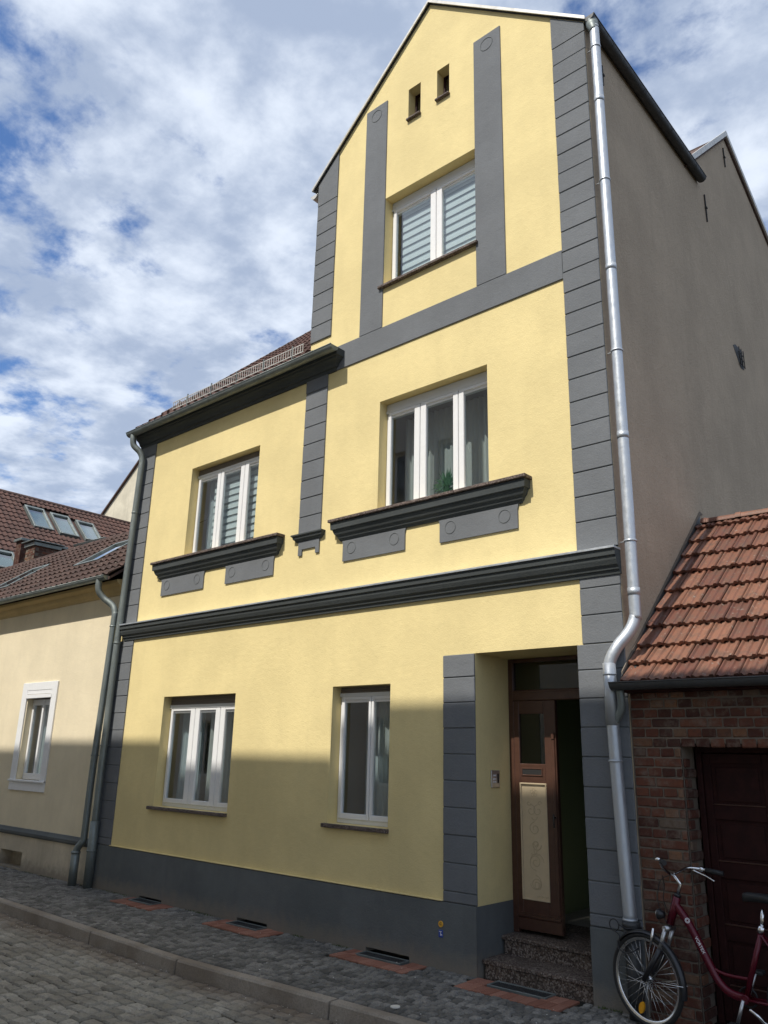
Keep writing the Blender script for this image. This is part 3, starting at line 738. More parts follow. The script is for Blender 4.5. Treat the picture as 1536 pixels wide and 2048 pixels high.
def tiles_stuff(name, O, u, v, nu, nv, w, p, parent, mat, amp=.02, test=None):
    vs, fs = tile_geo(w, p*1.12, amp*1.3, .026, .032); F = frame_m((0, 0, 0), u, v); base = np.array([list(F @ Vector(q)) for q in vs])
    m = MB(); rn = []; uu = Vector(u).normalized(); vv = Vector(v).normalized()
    for j in range(nv):
        for i in range(nu):
            q = Vector(O)+uu*(i*w)+vv*(j*p)
            if test and not test(q): continue
            m.add([tuple(b+np.array(q)) for b in base], fs); rn += [float(rng.rand())]*len(fs)
    o = m.build(name, mat, parent, rnd=rn); tag(o, kind='stuff'); return o
vr = Vector((0, 1, .93)).normalized()
tiles_stuff('roof_tiles', (XL+.0, -.135, ZR(-.135)-.058), (1, 0, 0), vr, 22, 23, .167, .28, roof, 'tiledarkj')
rt = MB()
rt.tube([(XL-.03, 4.56, ZR(4.53)-.06), (XR+.02, 4.56, ZR(4.53)-.06)], .05, 10); rt.build('ridge_tiles', 'tiledark', roof)
# snow guard
sg = MB(); ya, zb, zt_ = -.115, 6.43, 6.535
sgx0, sgx1 = -9.36, -6.61
for z in (zb, zt_): sg.box(sgx0, sgx1, ya-.004, ya+.004, z-.005, z+.005)
so_ = sg.build('snow_guard', 'verge', H)
sbm = MB(); sbm.box(-.004, .004, -.003, .003, zb, zt_); sbme = sbm.mesh('bar', 'verge'); nb = 62
for i in range(nb): inst('bar', sbme, so_, Matrix.Translation((sgx0+.01+(sgx1-sgx0-.02)*i/(nb-1), ya-.0, 0)))
for x in np.linspace(sgx0+.35, sgx1-.2, 5):
    m = MB(); m.box(x-.008, x+.008, ya-.006, ya+.006, 6.39, 6.57); m.build('bracket', 'zincold', so_)
# gable roof of the front
gr = MB(); yb = 4.3; t2 = .03
for (xa, za), (xb, zb_) in (((GLx-.09, GLz-.09*sLf), AP), (AP, (XR+.05, GRz+.05*sR))):
    ea, eb = (3.0, yb) if xa < -5 else (yb, 3.0)
    gr.add([(xa, -.012, za+.012), (xb, -.012, zb_+.012), (xb, eb, zb_+.012), (xa, ea, za+.012), (xa, -.012, za-t2), (xb, -.012, zb_-t2), (xb, eb, zb_-t2), (xa, ea, za-t2)],
           [(0, 1, 2, 3), (4, 7, 6, 5), (0, 4, 5, 1), (2, 6, 7, 3), (0, 3, 7, 4), (1, 5, 6, 2)])
g2 = gr.build('gable_roof', 'zincdark', H)
for (xa, za), (xb, zb_) in (((GLx-.10, GLz-.10*sLf), AP), (AP, (XR+.03, GRz+.03*sR))):
    gt = MB(); gt.add([(xa, -.05, za+.016), (xb, -.05, zb_+.016), (xb, .10, zb_+.016), (xa, .10, za+.016), (xa, -.05, za-.026), (xb, -.05, zb_-.026), (xb, -.037, zb_-.026), (xa, -.037, za-.026)], [(0, 1, 2, 3), (0, 4, 5, 1), (4, 7, 6, 5), (0, 3, 7, 4), (1, 5, 6, 2)]); gt.build('verge_trim', 'verge', g2)
gutter((-2.682, -.03, 8.94), (-2.682, 3.07, 8.94), .058, 'zincdark', parent=H, brackets=.62)  # dark zinc puts this gutter's shade into its colour
gutter((-6.672, -.03, 8.80), (-6.672, 2.5, 8.80), .058, 'verge', parent=H, brackets=0)
fn = MB(); fn.tube([(-2.680, .03, 8.90), (-2.672, .03, 8.845), (-2.658, .03, 8.79), (-2.656, .03, 8.755)], [.062, .06, .05, .047], 18); fn.build('gutter_outlet', 'zincold', H)
# downpipes
def pipe(path, r, mat, clamps, parent, name='downpipe', n=18, dirn=(0, 1, 0), sm=8):
    m = MB(); m.tube(curve_pts(path, sm), r, n); o = m.build(name, mat, parent)
    for c_ in clamps:
        k = MB(); c_ = Vector(c_); k.tube([c_-Vector((0, 0, .008)), c_+Vector((0, 0, .008))], r*1.13, 16)
        k.tube([c_, c_+Vector(dirn)*(r*1.2+.05)], .006, 6); k.build('clamp', 'zincold' if mat != 'zinc' else 'zinc', o)
    return o
x_, y_ = -2.655, .03
rp = pipe([(x_, y_, 8.79), (x_, y_, 8.6), (x_, y_, 6.6), (x_, y_, 4.6), (x_, y_, 2.95), (x_-.005, y_, 2.80), (x_-.045, y_-.035, 2.68), (x_-.13, y_-.10, 2.55), (-2.838, -.095, 2.43), (-2.842, -.098, 2.30), (-2.842, -.098, 2.05), (-2.822, -.098, 1.3), (-2.795, -.098, .60)], .047, 'zinc',
          [(x_, y_, z) for z in (8.55, 6.95, 5.15, 3.42)], H, dirn=(-1, 0, 0))
for z, xx in ((2.345, -2.842), (1.70, -2.835), (.62, -2.797)):
    k = MB(); k.tube([(xx, -.098, z-.008), (xx, -.098, z+.008)], .053, 16); k.tube([(xx-.05, -.098, z), (xx-.075, -.05, z), (xx-.075, .0, z)], .005, 6); k.build('clamp', 'zinc', rp)
for z in (7.9, 6.0, 4.35, 3.0): k = MB(); k.tube([(x_, y_, z-.03), (x_, y_, z+.03)], .0495, 18); k.build('sleeve', 'zinc', rp)
k = MB(); k.tube([(-2.842, -.098, 1.96), (-2.842, -.098, 2.43)], .0505, 18); k.build('sleeve', 'zinc', rp)
k = MB(); k.tube(curve_pts([(-2.745, -.14, 2.22), (-2.745, -.13, 2.14), (-2.76, -.115, 2.07), (-2.81, -.10, 2.00), (-2.84, -.098, 1.95)], 6), .030, 14); k.build('branch_pipe', 'zincold', rp)
k = MB(); k.tube([(-2.792, -.098, .60), (-2.785, -.098, .0)], .056, 18); k.tube([(-2.792, -.098, .57), (-2.792, -.098, .61)], .064, 18); k.build('standpipe', 'zincdark', rp)
lp = pipe([(-10.16, -.222, 6.20), (-10.16, -.222, 6.12), (-10.15, -.20, 6.03), (-10.09, -.12, 5.93), (-10.07, -.085, 5.80), (-10.08, -.085, 5.5), (-10.14, -.085, 3.6), (-10.165, -.085, 2.8), (-10.175, -.085, 1.7), (-10.17, -.085, .75)], .045, 'zincold',
          [(-10.095, -.085, 5.0), (-10.155, -.085, 3.12), (-10.175, -.085, 1.75)], H)
k = MB(); k.tube([(-10.17, -.085, .80), (-10.17, -.085, .0)], .058, 18); k.tube([(-10.17, -.085, .43), (-10.17, -.085, .45)], .064, 18); k.build('standpipe', 'zincold', lp)
# wall anchors and hatch on the side wall
for yv, zv, hh in ((3.28, 8.64, .42), (4.41, 10.2, .34), (.34, 8.5, .26)):
    m = MB(); m.box(XR-.001, XR+.018, yv-.009, yv+.009, zv-hh/2, zv+hh/2, .003); m.box(XR, XR+.028, yv-.02, yv+.02, zv-.012, zv+.012, .004); m.build('wall_anchor', 'iron', H)
m = MB(); m.prism([(3.78, 6.86), (3.88, 6.91), (4.14, 6.91), (4.14, 6.64), (4.01, 6.62)], XR-.001, XR+.004, 'x'); ht = m.build('wall_hatch', 'black', H)
m = MB()
for z in (6.66, 6.74, 6.82): m.tube([(XR+.02, 3.92, z), (XR+.02, 4.13, z)], .006, 6)
for y in (3.95, 4.03, 4.11): m.tube([(XR+.024, y, 6.64), (XR+.024, y, 6.90)], .006, 6)
m.build('grille', 'iron', ht)

# windows
def ring_frame(m, x0, x1, z0, z1, bx, bz, y0, y1, c=.004, bz2=None):
    bz2 = bz if bz2 is None else bz2
    m.box(x0, x0+bx, y0, y1, z0, z1, c); m.box(x1-bx, x1, y0, y1, z0, z1, c)
    m.box(x0+bx-.001, x1-bx+.001, y0+.001, y1-.001, z0, z0+bz, c); m.box(x0+bx-.001, x1-bx+.001, y0+.001, y1-.001, z1-bz2, z1, c)
def window(h, yd, boxz, mull, parent=H, dark=True, stripz=.028, bott=.055, sill=None, label=None):
    x0, x1, z0, z1 = h; e = .0015
    m = MB(); ring_frame(m, x0+e, x1-e, z0+e, boxz, .034, bott, yd, yd+.05, .003)
    edges = [x0+.03]+[q for mm in mull for q in mm]+[x1-.03]
    for a, b in mull: m.box((a+b)/2-.02, (a+b)/2+.02, yd+.004, yd+.048, z0+bott, boxz-.03)
    W = m.build('window', 'white', parent)
    if label: W['label'] = label
    k = MB()
    if dark:
        n = 3; hh = (z1-boxz-stripz)/n
        for i in range(n): k.box(x0+e, x1-e, yd-.012+.003*i, yd+.045, boxz+stripz+hh*i+.001, boxz+stripz+hh*(i+1)-.001, .002)
        k.build('shutter_roll', 'boxdark', W); k = MB(); k.box(x0+e, x1-e, yd-.024, yd+.045, boxz+.001, boxz+stripz, .003)
    else: k.box(x0+e, x1-e, yd-.014, yd+.045, boxz+.001, z1-e, .004); k.box(x0+e, x1-e, yd-.022, yd+.0, boxz+.001, boxz+.03, .003)
    for xx in (x0+.06, x1-.06): k.tube([(xx, yd-.018, boxz+.022), (xx, yd-.036, boxz+.022)], .006, 8)
    k.build('shutter_box', 'box', W)
    xs = [x0+.028]+[(a+b)/2 for a, b in mull]+[x1-.028]
    for i in range(len(xs)-1):
        a = xs[i]+(.004 if i else 0); b = xs[i+1]-(.004 if i < len(xs)-2 else 0)
        la = .042 if i == 0 else (mull[i-1][1]-mull[i-1][0])/2-.004
        lb = .042 if i == len(xs)-2 else (mull[i][1]-mull[i][0])/2-.004
        s = MB(); zb_, zt2 = z0+bott-.012, boxz+.010
        s.box(a, a+la, yd-.018, yd+.03, zb_, zt2, .005); s.box(b-lb, b, yd-.018, yd+.03, zb_, zt2, .005)
        s.box(a+la-.001, b-lb+.001, yd-.017, yd+.029, zb_, zb_+.052, .004); s.box(a+la-.001, b-lb+.001, yd-.017, yd+.029, zt2-.04, zt2, .004)
        s.build('sash', 'white', W)
        gl = MB(); gl.box(a+la-.002, b-lb+.002, yd+.008, yd+.012, zb_+.05, zt2-.038); gl.build('pane', 'glass', W)
    return W
def curtain(W, x0, x1, z0, z1, y, amp=.018, per=.055, mat='curtain', seed=0):
    r = np.random.RandomState(seed); m = MB(); n = int((x1-x0)/per*8); xs = np.linspace(x0, x1, n+1); ph = np.cumsum(r.uniform(.6, 1.4, n+1))*2*math.pi/8
    ys = [y+amp*math.sin(p)*(.6+.4*math.sin(p*.23)) for p in ph]
    vs = []
    for x, yy in zip(xs, ys): vs += [(x, yy*1, z0), (x, y+(yy-y)*.75, z1)]
    m.add(vs, [(2*i, 2*i+2, 2*i+3, 2*i+1) for i in range(n)], True); return m.build('curtain', mat, W)
def blind(W, x0, x1, z0, z1, y, step, duty=.55):
    b = MB(); b.add([(x0, y+.012, z0), (x1, y+.012, z0), (x1, y+.012, z1), (x0, y+.012, z1)], [(0, 1, 2, 3)]); b.build('blind_backing', 'sheer', W)
    me = MB().box(0, x1-x0, -.001, .001, 0, step*duty).mesh('blind_strip', 'blind'); z = z0+.01
    while z+step*duty < z1: inst('blind_strip', me, W, Matrix.Translation((x0, y, z))); z += step
W1 = window(HG1, .125, 2.215, [(-8.565, -8.375), (-8.06, -7.875)], dark=True, stripz=.045)
s = MB(); s.box(-9.095, -7.562, -.045, .12, 1.008, 1.044, .004); s.build('sill', 'sill', W1)
W2 = window(HG2, .130, 2.272, [(-5.57, -5.50)], dark=True, stripz=.04)
s = MB(); s.box(-6.03, -5.17, -.045, .125, 1.012, 1.049, .004); s.build('sill', 'sill', W2)
W3 = window(HW1, .125, 5.318, [(-8.435, -8.30), (-7.945, -7.785)], dark=True, stripz=.035)
W4 = window(HW2, .130, 5.335, [(-5.02, -4.86), (-4.505, -4.37)], dark=False)
W5 = window(HW3, .140, 8.005, [(-4.825, -4.66)], dark=False)
s = MB(); s.box(-5.47, -4.075, -.05, .13, 6.880, 6.914, .004); s.build('sill', 'sill', W5)
curtain(W1, -8.99, -8.50, 1.1, 2.25, .30, .02, .06, 'sheer', 1); curtain(W1, -8.38, -7.6, 1.1, 2.25, .28, .02, .07, 'curtain', 2)
curtain(W2, -5.60, -5.2, 1.1, 2.3, .30, .02, .06, 'curtain', 3); curtain(W2, -5.95, -5.62, 1.1, 2.3, .5, .02, .06, 'sheer', 4)
curtain(W4, -5.40, -4.02, 4.18, 5.36, .42, .03, .075, 'curtain', 5)
blind(W3, -8.62, -7.47, 4.22, 5.36, .215, .095, .62); curtain(W3, -8.86, -8.66, 4.2, 5.36, .30, .015, .06, 'sheer', 6)
blind(W5, -5.30, -4.76, 6.96, 8.02, .20, .105, .62); blind(W5, -4.72, -4.12, 6.96, 8.02, .20, .105, .62)
for h, yv in ((HS1, .125), (HS2, .125)):
    x0, x1, z0, z1 = h
    m = MB(); ring_frame(m, x0+.002, x1-.002, z0+.01, z1-.002, .022, .025, yv, yv+.03, .003); Wx = m.build('window', 'darkred', H)
    m = MB(); m.box(x0+.02, x1-.02, yv+.015, yv+.018, z0+.03, z1-.025); m.build('pane', 'glass', Wx)
    m = MB(); m.box(x0-.01, x1+.012, -.04, yv, z0-.022, z0+.008, .007); m.build('sill', 'sill', Wx)
# entrance
m = MB(); Y = .53
m.box(-4.178, -4.125, Y, Y+.06, .27, 2.60, .004); m.box(-3.21, -3.157, Y, Y+.06, .27, 2.60, .004); m.box(-4.124, -3.211, Y+.001, Y+.059, 2.565, 2.60, .004); m.box(-4.124, -3.211, Y-.012, Y+.059, 2.215, 2.312, .006); m.box(-4.124, -3.211, Y-.02, Y+.0, 2.285, 2.305, .004)
dfm = m.build('door_frame', 'wood', H)
m = MB(); m.box(-4.126, -3.209, Y+.025, Y+.03, 2.311, 2.566); m.build('transom_pane', 'glass2', dfm)
m = MB(); y0, y1 = Y-.005, Y+.04; L0, L1, Z0, Z1 = -4.122, -3.690, .300, 2.213
m.box(L0, -4.066, y0, y1, Z0, Z1, .004); m.box(-3.806, L1, y0, y1, Z0, Z1, .004)
m.box(-4.067, -3.805, y0+.001, y1-.001, 2.096, Z1, .004); m.box(-4.067, -3.805, y0+.001, y1-.001, 1.492, 1.660, .004); m.box(-4.067, -3.805, y0+.001, y1-.001, Z0, .545, .004)
m.box(L0+.002, L1-.002, y0-.016, y0, .40, .425, .005); m.box(L0+.002, L1-.002, y0-.010, y0, .425, .438, .003); m.box(L0+.002, L1-.002, y0-.012, y0, .302, .398, .005)
m.box(-3.730, -3.700, y0-.014, y0+.001, .445, 1.905, .005); m.box(-3.730, -3.700, y0-.022, y0+.001, 1.87, 1.93, .005)
door = m.build('door', 'wood', H)
m = MB(); m.box(-4.067, -3.805, Y+.012, Y+.016, 1.659, 2.097); m.build('pane', 'glass2', door)
m = MB(); ring_frame(m, -4.052, -3.832, 1.555, 1.625, .012, .012, Y-.012, Y-.003, .003); m.build('letter_slot_frame', 'wood', door)
m = MB(); m.box(-4.040, -3.844, Y-.0065, Y-.0055, 1.568, 1.612); m.build('letter_slot', 'black', door)
m = MB(); m.box(-4.066, -3.806, Y+.004, Y+.02, .546, 1.491); pn = m.build('door_panel', 'creampaint', door)
m = MB(); ring_frame(m, -4.072, -3.800, .540, 1.497, .012, .014, Y-.012, Y+.003, .003); m.build('panel_moulding', 'creampaint', door)
cxo = -3.936; yo = Y+.0042
def spiral(cx, cz, r0, r1, a0, turns, wd=.0035, sg=1):
    pts = []; n = int(26*abs(turns))+4
    for i in range(n+1):
        t = i/n; r = r0+(r1-r0)*t; a = a0+sg*turns*2*math.pi*t; pts.append((cx+r*math.cos(a), yo, cz+r*math.sin(a)))
    orn = MB(); orn.tube(pts, wd, 6); orn.build('carved_scroll', 'creamcarve', door)
for k in range(5):
    a = k*2*math.pi/5+.3; spiral(cxo+.024*math.cos(a), 1.415+.024*math.sin(a), .014, .012, 0, 1, .0025)
spiral(cxo, 1.415, .008, .007, 0, 1, .003)
for sx in (-1, 1):
    spiral(cxo+sx*.035, 1.265, .05, .010, math.pi/2, 1.1, .003, sx); spiral(cxo+sx*.055, 1.325, .022, .006, 0, .9, .003, sx)
spiral(cxo, 1.215, .03, .026, math.pi*1.1, .45, .003)
spiral(cxo, 1.115, .056, .012, math.pi/2, 1.4, .0035, 1); spiral(cxo+.01, .985, .05, .012, 0, 1.2, .0035, -1)
for sx in (-1, 1): spiral(cxo+sx*.03, .93, .06, .02, math.pi/2, .6, .003, sx)
spiral(cxo, .845, .065, .012, -math.pi/2, 1.6, .0035, -1); spiral(cxo+.005, .845, .075, .06, 0, .5, .003, 1)
spiral(cxo, .665, .05, .014, 0, 1.5, .0035, 1); spiral(cxo-.01, .68, .06, .05, 1.5, .7, .003, -1); spiral(cxo+.02, .66, .035, .02, 3, .8, .003)
for i in range(9):
    orn2 = MB(); x = -3.93+i*.014; orn2.box(x, x+.008, Y+.0005, Y+.005, .566+.004*(i % 3), .578+.004*(i % 2), .001); orn2.build('carved_mark', 'creamcarve', door)
m = MB(); m.tube([(-3.715, Y-.02, 1.22), (-3.715, Y-.05, 1.22)], .007, 8); m.tube([(-3.715, Y-.05, 1.25), (-3.715, Y-.05, 1.14)], .008, 8); m.build('handle', 'iron', door)
m = MB(); m.box(-3.25, -3.212, Y+.05, Y+.50, .30, 2.21, .004); m.build('open_door_leaf', 'wood', H)
hm = MB()
hm.add([(-4.30, .60, .262), (-4.30, 3.38, .262), (-4.30, 3.38, 2.95), (-4.30, .60, 2.95)], [(0, 1, 2, 3)]); hm.add([(-3.05, .60, .262), (-3.05, 3.38, .262), (-3.05, 3.38, 2.95), (-3.05, .60, 2.95)], [(0, 1, 2, 3)])
hm.add([(-4.30, 3.38, .262), (-3.05, 3.38, .262), (-3.05, 3.38, 2.95), (-4.30, 3.38, 2.95)], [(0, 1, 2, 3)]); hm.add([(-4.30, .60, 2.95), (-3.05, .60, 2.95), (-3.05, 3.38, 2.95), (-4.30, 3.38, 2.95)], [(0, 1, 2, 3)])
hm.add([(-4.30, .60, .262), (-4.179, .60, .262), (-4.179, .60, 2.95), (-4.30, .60, 2.95)], [(0, 1, 2, 3)]); hm.add([(-3.156, .60, .262), (-3.05, .60, .262), (-3.05, .60, 2.95), (-3.156, .60, 2.95)], [(0, 1, 2, 3)]); hm.add([(-4.179, .60, 2.60), (-3.156, .60, 2.60), (-3.156, .60, 2.95), (-4.179, .60, 2.95)], [(0, 1, 2, 3)])
hm.build('hall_wall', 'hall', H)
def step(y0, zt, z0, yb):
    m = MB(); m.box(-4.150, -3.158, y0+.018, yb, z0, zt-.033, .002); o = m.build('step', 'granite', H)
    m = MB(); m.box(-4.168, -3.157, y0, yb, zt-.032, zt, .005); m.build('tread', 'granite', o)
step(.035, .130, -.02, .36); step(.325, .270, .10, 1.2)
m = MB(); m.box(-4.1795, -4.166, .215, .345, 1.452, 1.598, .003); bp = m.build('doorbell_panel', 'steel', H)
for z in (1.555, 1.525, 1.50):
    m = MB(); m.box(-4.167, -4.163, .24, .285, z-.008, z+.006, .001); m.build('name_plate', 'whitep', bp)
m = MB(); m.box(-4.167, -4.162, .305, .325, 1.49, 1.57, .001); m.build('call_button', 'black', bp)

# wall markers
g = MB(); g.disc((-4.545, -.026, .345), .024, .008, (0, 1, 0), 24); go = g.build('marker_disc', 'signyellow', None, loc=(-4.545, -.026, .345)); tag(go, 'small round orange gas marker on the grey plinth above the blue one', 'marker sign')
FM = frame_m((-4.545, -.031, .345), (1, 0, 0), (0, 0, 1)); text_obj('G', .03, 'blackpaint', go, FM)
g = MB(); g.box(-4.568, -4.524, -.028, -.0222, .243, .300, .002); bo = g.build('marker_plate', 'signblue', None, loc=(-4.546, -.025, .27)); tag(bo, 'small blue rectangular plate with white marks on the grey plinth under the orange disc', 'marker sign')
g = MB(); g.box(-4.560, -4.532, -.0295, -.0283, .285, .290); g.box(-4.548, -4.544, -.0295, -.0283, .255, .284); g.box(-4.543, -4.530, -.0295, -.0283, .266, .270); g.box(-4.534, -4.530, -.0295, -.0283, .255, .2655); g.build('lettering', 'whitep', bo)

# things in the windows
pt = empty('potted_plant', (-4.685, .235, 4.165), 'spiky dark green plant in a white pot behind the first-floor window', 'potted plant')
m = MB(); m.tube([(-4.685, .235, 4.166), (-4.685, .235, 4.27)], [.045, .06], 20); m.build('pot', 'pot', pt)
m = MB()
for i in range(110):
    a = rng.uniform(0, 6.28); el = rng.uniform(-.1, 1.45); L = rng.uniform(.13, .22); zb0 = 4.28+rng.uniform(0, .12)
    d = Vector((math.cos(a)*math.cos(el), math.sin(a)*math.cos(el)*.35, math.sin(el))); s0 = d.cross(Vector((0, 1, .1))).normalized()*.010
    p0 = Vector((-4.685, .235, zb0)); p1 = p0+d*L*.55; p2 = p0+d*L-Vector((0, 0, .03*(1.5-el)))
    m.add([p0-s0*.5, p0+s0*.5, p1+s0, p1-s0, p2], [(0, 1, 2, 3), (3, 2, 4)])
m.build('leaves', 'leaf', pt)
m = MB(); m.tube([(-4.685, .235, 4.25), (-4.685, .235, 4.40)], .008, 6); m.build('stem', 'leaf', pt)
m = MB(); m.tube([(-8.47, .235, 4.21), (-8.47, .235, 4.24), (-8.47, .235, 4.30), (-8.48, .235, 4.36), (-8.49, .235, 4.40), (-8.49, .235, 4.425)], [.07, .09, .10, .085, .05, .01], 16)
o = m.build('ornament', 'greystone', None, loc=(-8.47, .235, 4.21)); tag(o, 'rounded grey ornament behind the left first-floor window', 'ornament')

# ------------------------------------------------------------ cream house on the left
NB = empty('cream_house', (-14, 0, 0), 'low cream house with brown tiled roof and white trimmed window left of the downpipes', 'house')
XN = -21.5
HN = (-12.775, -12.0, 1.225, 2.50); HC = (-12.92, -12.22, .02, .235)
w = MB(); wall_strips(w, [(XN, 3.85), (XL-.002, 3.85)], [HN], .555, .012); reveal(w, HN, .012, .14)
w.build('wall', 'cream', NB)
w = MB(); wall_strips(w, [(XN, .46), (XL-.002, .46)], [HC], -.02, .004); reveal(w, HC, .004, .18); w.add([(HC[0], .18, 0), (HC[1], .18, 0), (HC[1], .18, .3), (HC[0], .18, .3)], [(0, 1, 2, 3)]); w.build('base_wall', 'creamdirty', NB)
w = MB(); w.moulding([(0, .455), (.02, .455), (.035, .475), (.04, .51), (.025, .53), (.012, .556), (0, .56)], XN, XL-.002, 0, 0, .012); w.build('base_moulding', 'greydark', NB)
w = MB(); w.moulding([(0, 3.835), (.018, 3.835), (.022, 3.87), (.05, 3.90), (.06, 3.93), (.065, 3.96), (.12, 4.00), (.13, 4.04), (.0, 4.06)], XN, XL-.05, 0, 0, .012); w.build('eaves_cornice', 'ochre', NB)
w = MB(); w.add([(XL-.003, .012, 0), (XL-.003, 4.2, 0), (XL-.003, 4.2, 4.1), (XL-.003, 2.0, 5.7), (XL-.003, .012, 4.2)], [(0, 1, 2, 3, 4)]); w.add([(XN, .012, 0), (XN, 4.2, 0), (XN, 4.2, 4.1), (XN, 2.0, 5.7), (XN, .012, 4.2)], [(0, 1, 2, 3, 4)])
w.add([(XN, 4.2, 0), (XL, 4.2, 0), (XL, 4.2, 4.1), (XN, 4.2, 4.1)], [(0, 1, 2, 3)]); w.build('end_wall', 'creamdirty', NB)
m = MB(); ring_frame(m, -12.955, -11.835, 1.078, 2.682, .16, .13, -.012, .013, .003, .12); m.box(-12.955, -11.835, -.04, .05, 1.205, 1.232, .004)
NW = m.build('window', 'white', NB)
m = MB(); m.box(-12.80, -11.975, -.006, .05, 2.505, 2.562, .003); m.box(-12.80, -11.975, -.02, .05, 2.44, 2.497, .003); m.build('shutter_box', 'white', NW)
m = MB(); ring_frame(m, -12.773, -12.002, 1.235, 2.43, .05, .09, .10, .15, .004); m.box(-12.43, -12.38, .09, .15, 1.30, 2.40, .004); m.build('sash', 'white', NW)
m = MB(); m.box(-12.73, -12.05, .125, .129, 1.32, 2.36); m.build('pane', 'glass', NW)
curtain(NW, -12.7, -12.05, 1.25, 2.4, .30, .02, .07, 'sheer', 9)
m = MB(); m.box(-13.0, -11.8, .14, .9, 1.0, 1.02); m.box(-13.0, -11.8, .9, .92, 1.0, 2.8); m.box(-13.0, -11.8, .2, .9, 2.8, 2.82); m.build('inner_wall', 'interior', NW)
nr = MB(); ZN = lambda y: 4.10+.75*(y+.2)
nr.prism([(-.27, ZN(-.27)), (2.0, ZN(2.0)), (4.3, ZN(2.0)-.75*2.3), (4.3, ZN(2.0)-.75*2.3-.05), (2.0, ZN(2.0)-.06), (-.27, ZN(-.27)-.04)], XN, XL-.004, 'x')
nroof = nr.build('roof', 'tiledark', NB)
vn = Vector((0, 1, .75)).normalized(); vs, fs = tile_geo(.170, .31, .030, .026, .032); tmb = MB(); tmb.add(vs, fs, False); tme = tmb.mesh('roof_tile', 'tiledark')
cand = []
pN = 2.84/10
SK = [(-15.75, -15.0, .35, 1.15), (-12.92, -12.12, .55, 1.30)]       # skylights x0,x1,y0,y1
for j in range(10):
    for i in range(66):
        q = Vector((XL-.18-i*.170, -.27, 4.0475+.012))+vn*(j*pN)
        cx = q.x+.085
        if any(a-.02 < cx < b+.02 and c_-.12 < q.y < d_+.0 for a, b, c_, d_ in SK): continue
        p = proj(q); s = 1/p[2] if p and -20 < p[0] < 300 and 1000 < p[1] < 1300 else 0
        cand.append((s, q))
cand.sort(key=lambda t: -t[0]); rest = MB(); rn = []
F = frame_m((0, 0, 0), (1, 0, 0), vn)
for n, (s, q) in enumerate(cand):
    jm = Matrix.Rotation(rng.uniform(-.012, .012), 4, 'Z')
    if n < 290 and s > 0: inst('roof_tile', tme, nroof, Matrix.Translation(q+Vector((0, 0, rng.uniform(-.002, .004)))) @ F @ jm)
    else: rest.add([Vector(q)+F.to_3x3() @ Vector(v_) for v_ in vs], fs); rn += [float(rng.rand())]*len(fs)
tag(rest.build('roof_tiles', 'tiledarkj', nroof, rnd=rn), kind='stuff')
nrn = Vector((0, -.75, 1)).normalized()
for a, b, c_, d_ in SK:
    m = MB(); Fk = frame_m((a, c_, ZN(c_)), (1, 0, 0), vn); W_, L_ = b-a, (d_-c_)*1.25
    def obx(mm, x0, x1, y0, y1, z0, z1):
        t = MB(); t.box(x0, x1, y0, y1, z0, z1, .004); mm.add([Fk @ Vector(q) for q in t.v], t.f)
    for bb in ((0, .05, 0, L_), (W_-.05, W_, 0, L_), (.05, W_-.05, 0, .05), (.05, W_-.05, L_-.06, L_)): obx(m, bb[0], bb[1], bb[2], bb[3], -.02, .07)
    so2 = m.build('skylight', 'zincold', NB)
    m = MB(); obx(m, .048, W_-.048, .048, L_-.058, .03, .036); m.build('pane', 'skyglass', so2)
    m = MB(); obx(m, .048, W_-.048, .048, L_-.058, -.01, .0); m.build('blind', 'box', so2)
m = MB(); x = XL-.02
rtm = MB(); n = 10
vsr = []
for xx, r in ((0, .062), (-.30, .055)):
    for k in range(n+1):
        a = math.pi*k/n; vsr.append((xx, r*math.cos(a), r*math.sin(a)-.01))
rtm.add(vsr, [(k, k+1, n+2+k, n+1+k) for k in range(n)], True); rtm.add([vsr[k] for k in range(n+1)], [tuple(range(n+1))])
rme = rtm.mesh('ridge_tile', 'tiledark'); i = 0
while x > XN+.3: inst('ridge_tile', rme, nroof, Matrix.Translation((x, 2.0, ZN(2.0)+.02+rng.uniform(-.004, .004)))); x -= .28
gutter((XN, -.285, 4.062), (-10.30, -.285, 4.062), .058, 'zincold', parent=NB, brackets=.62)
np_ = pipe([(-10.50, -.285, 4.02), (-10.50, -.285, 3.92), (-10.49, -.26, 3.84), (-10.45, -.20, 3.76), (-10.34, -.12, 3.66), (-10.29, -.10, 3.56), (-10.285, -.10, 3.40), (-10.32, -.10, 2.4), (-10.365, -.10, 1.4), (-10.37, -.10, .62), (-10.375, -.105, .54), (-10.43, -.13, .47), (-10.455, -.14, .40), (-10.46, -.14, .30)], .045, 'zincold', [(-10.29, -.10, 3.36), (-10.36, -.10, 1.62)], NB)
k = MB(); k.tube([(-10.46, -.14, .42), (-10.46, -.14, 0)], .055, 18); k.tube([(-10.46, -.14, .39), (-10.46, -.14, .41)], .062, 18); k.build('standpipe', 'zincold', np_)
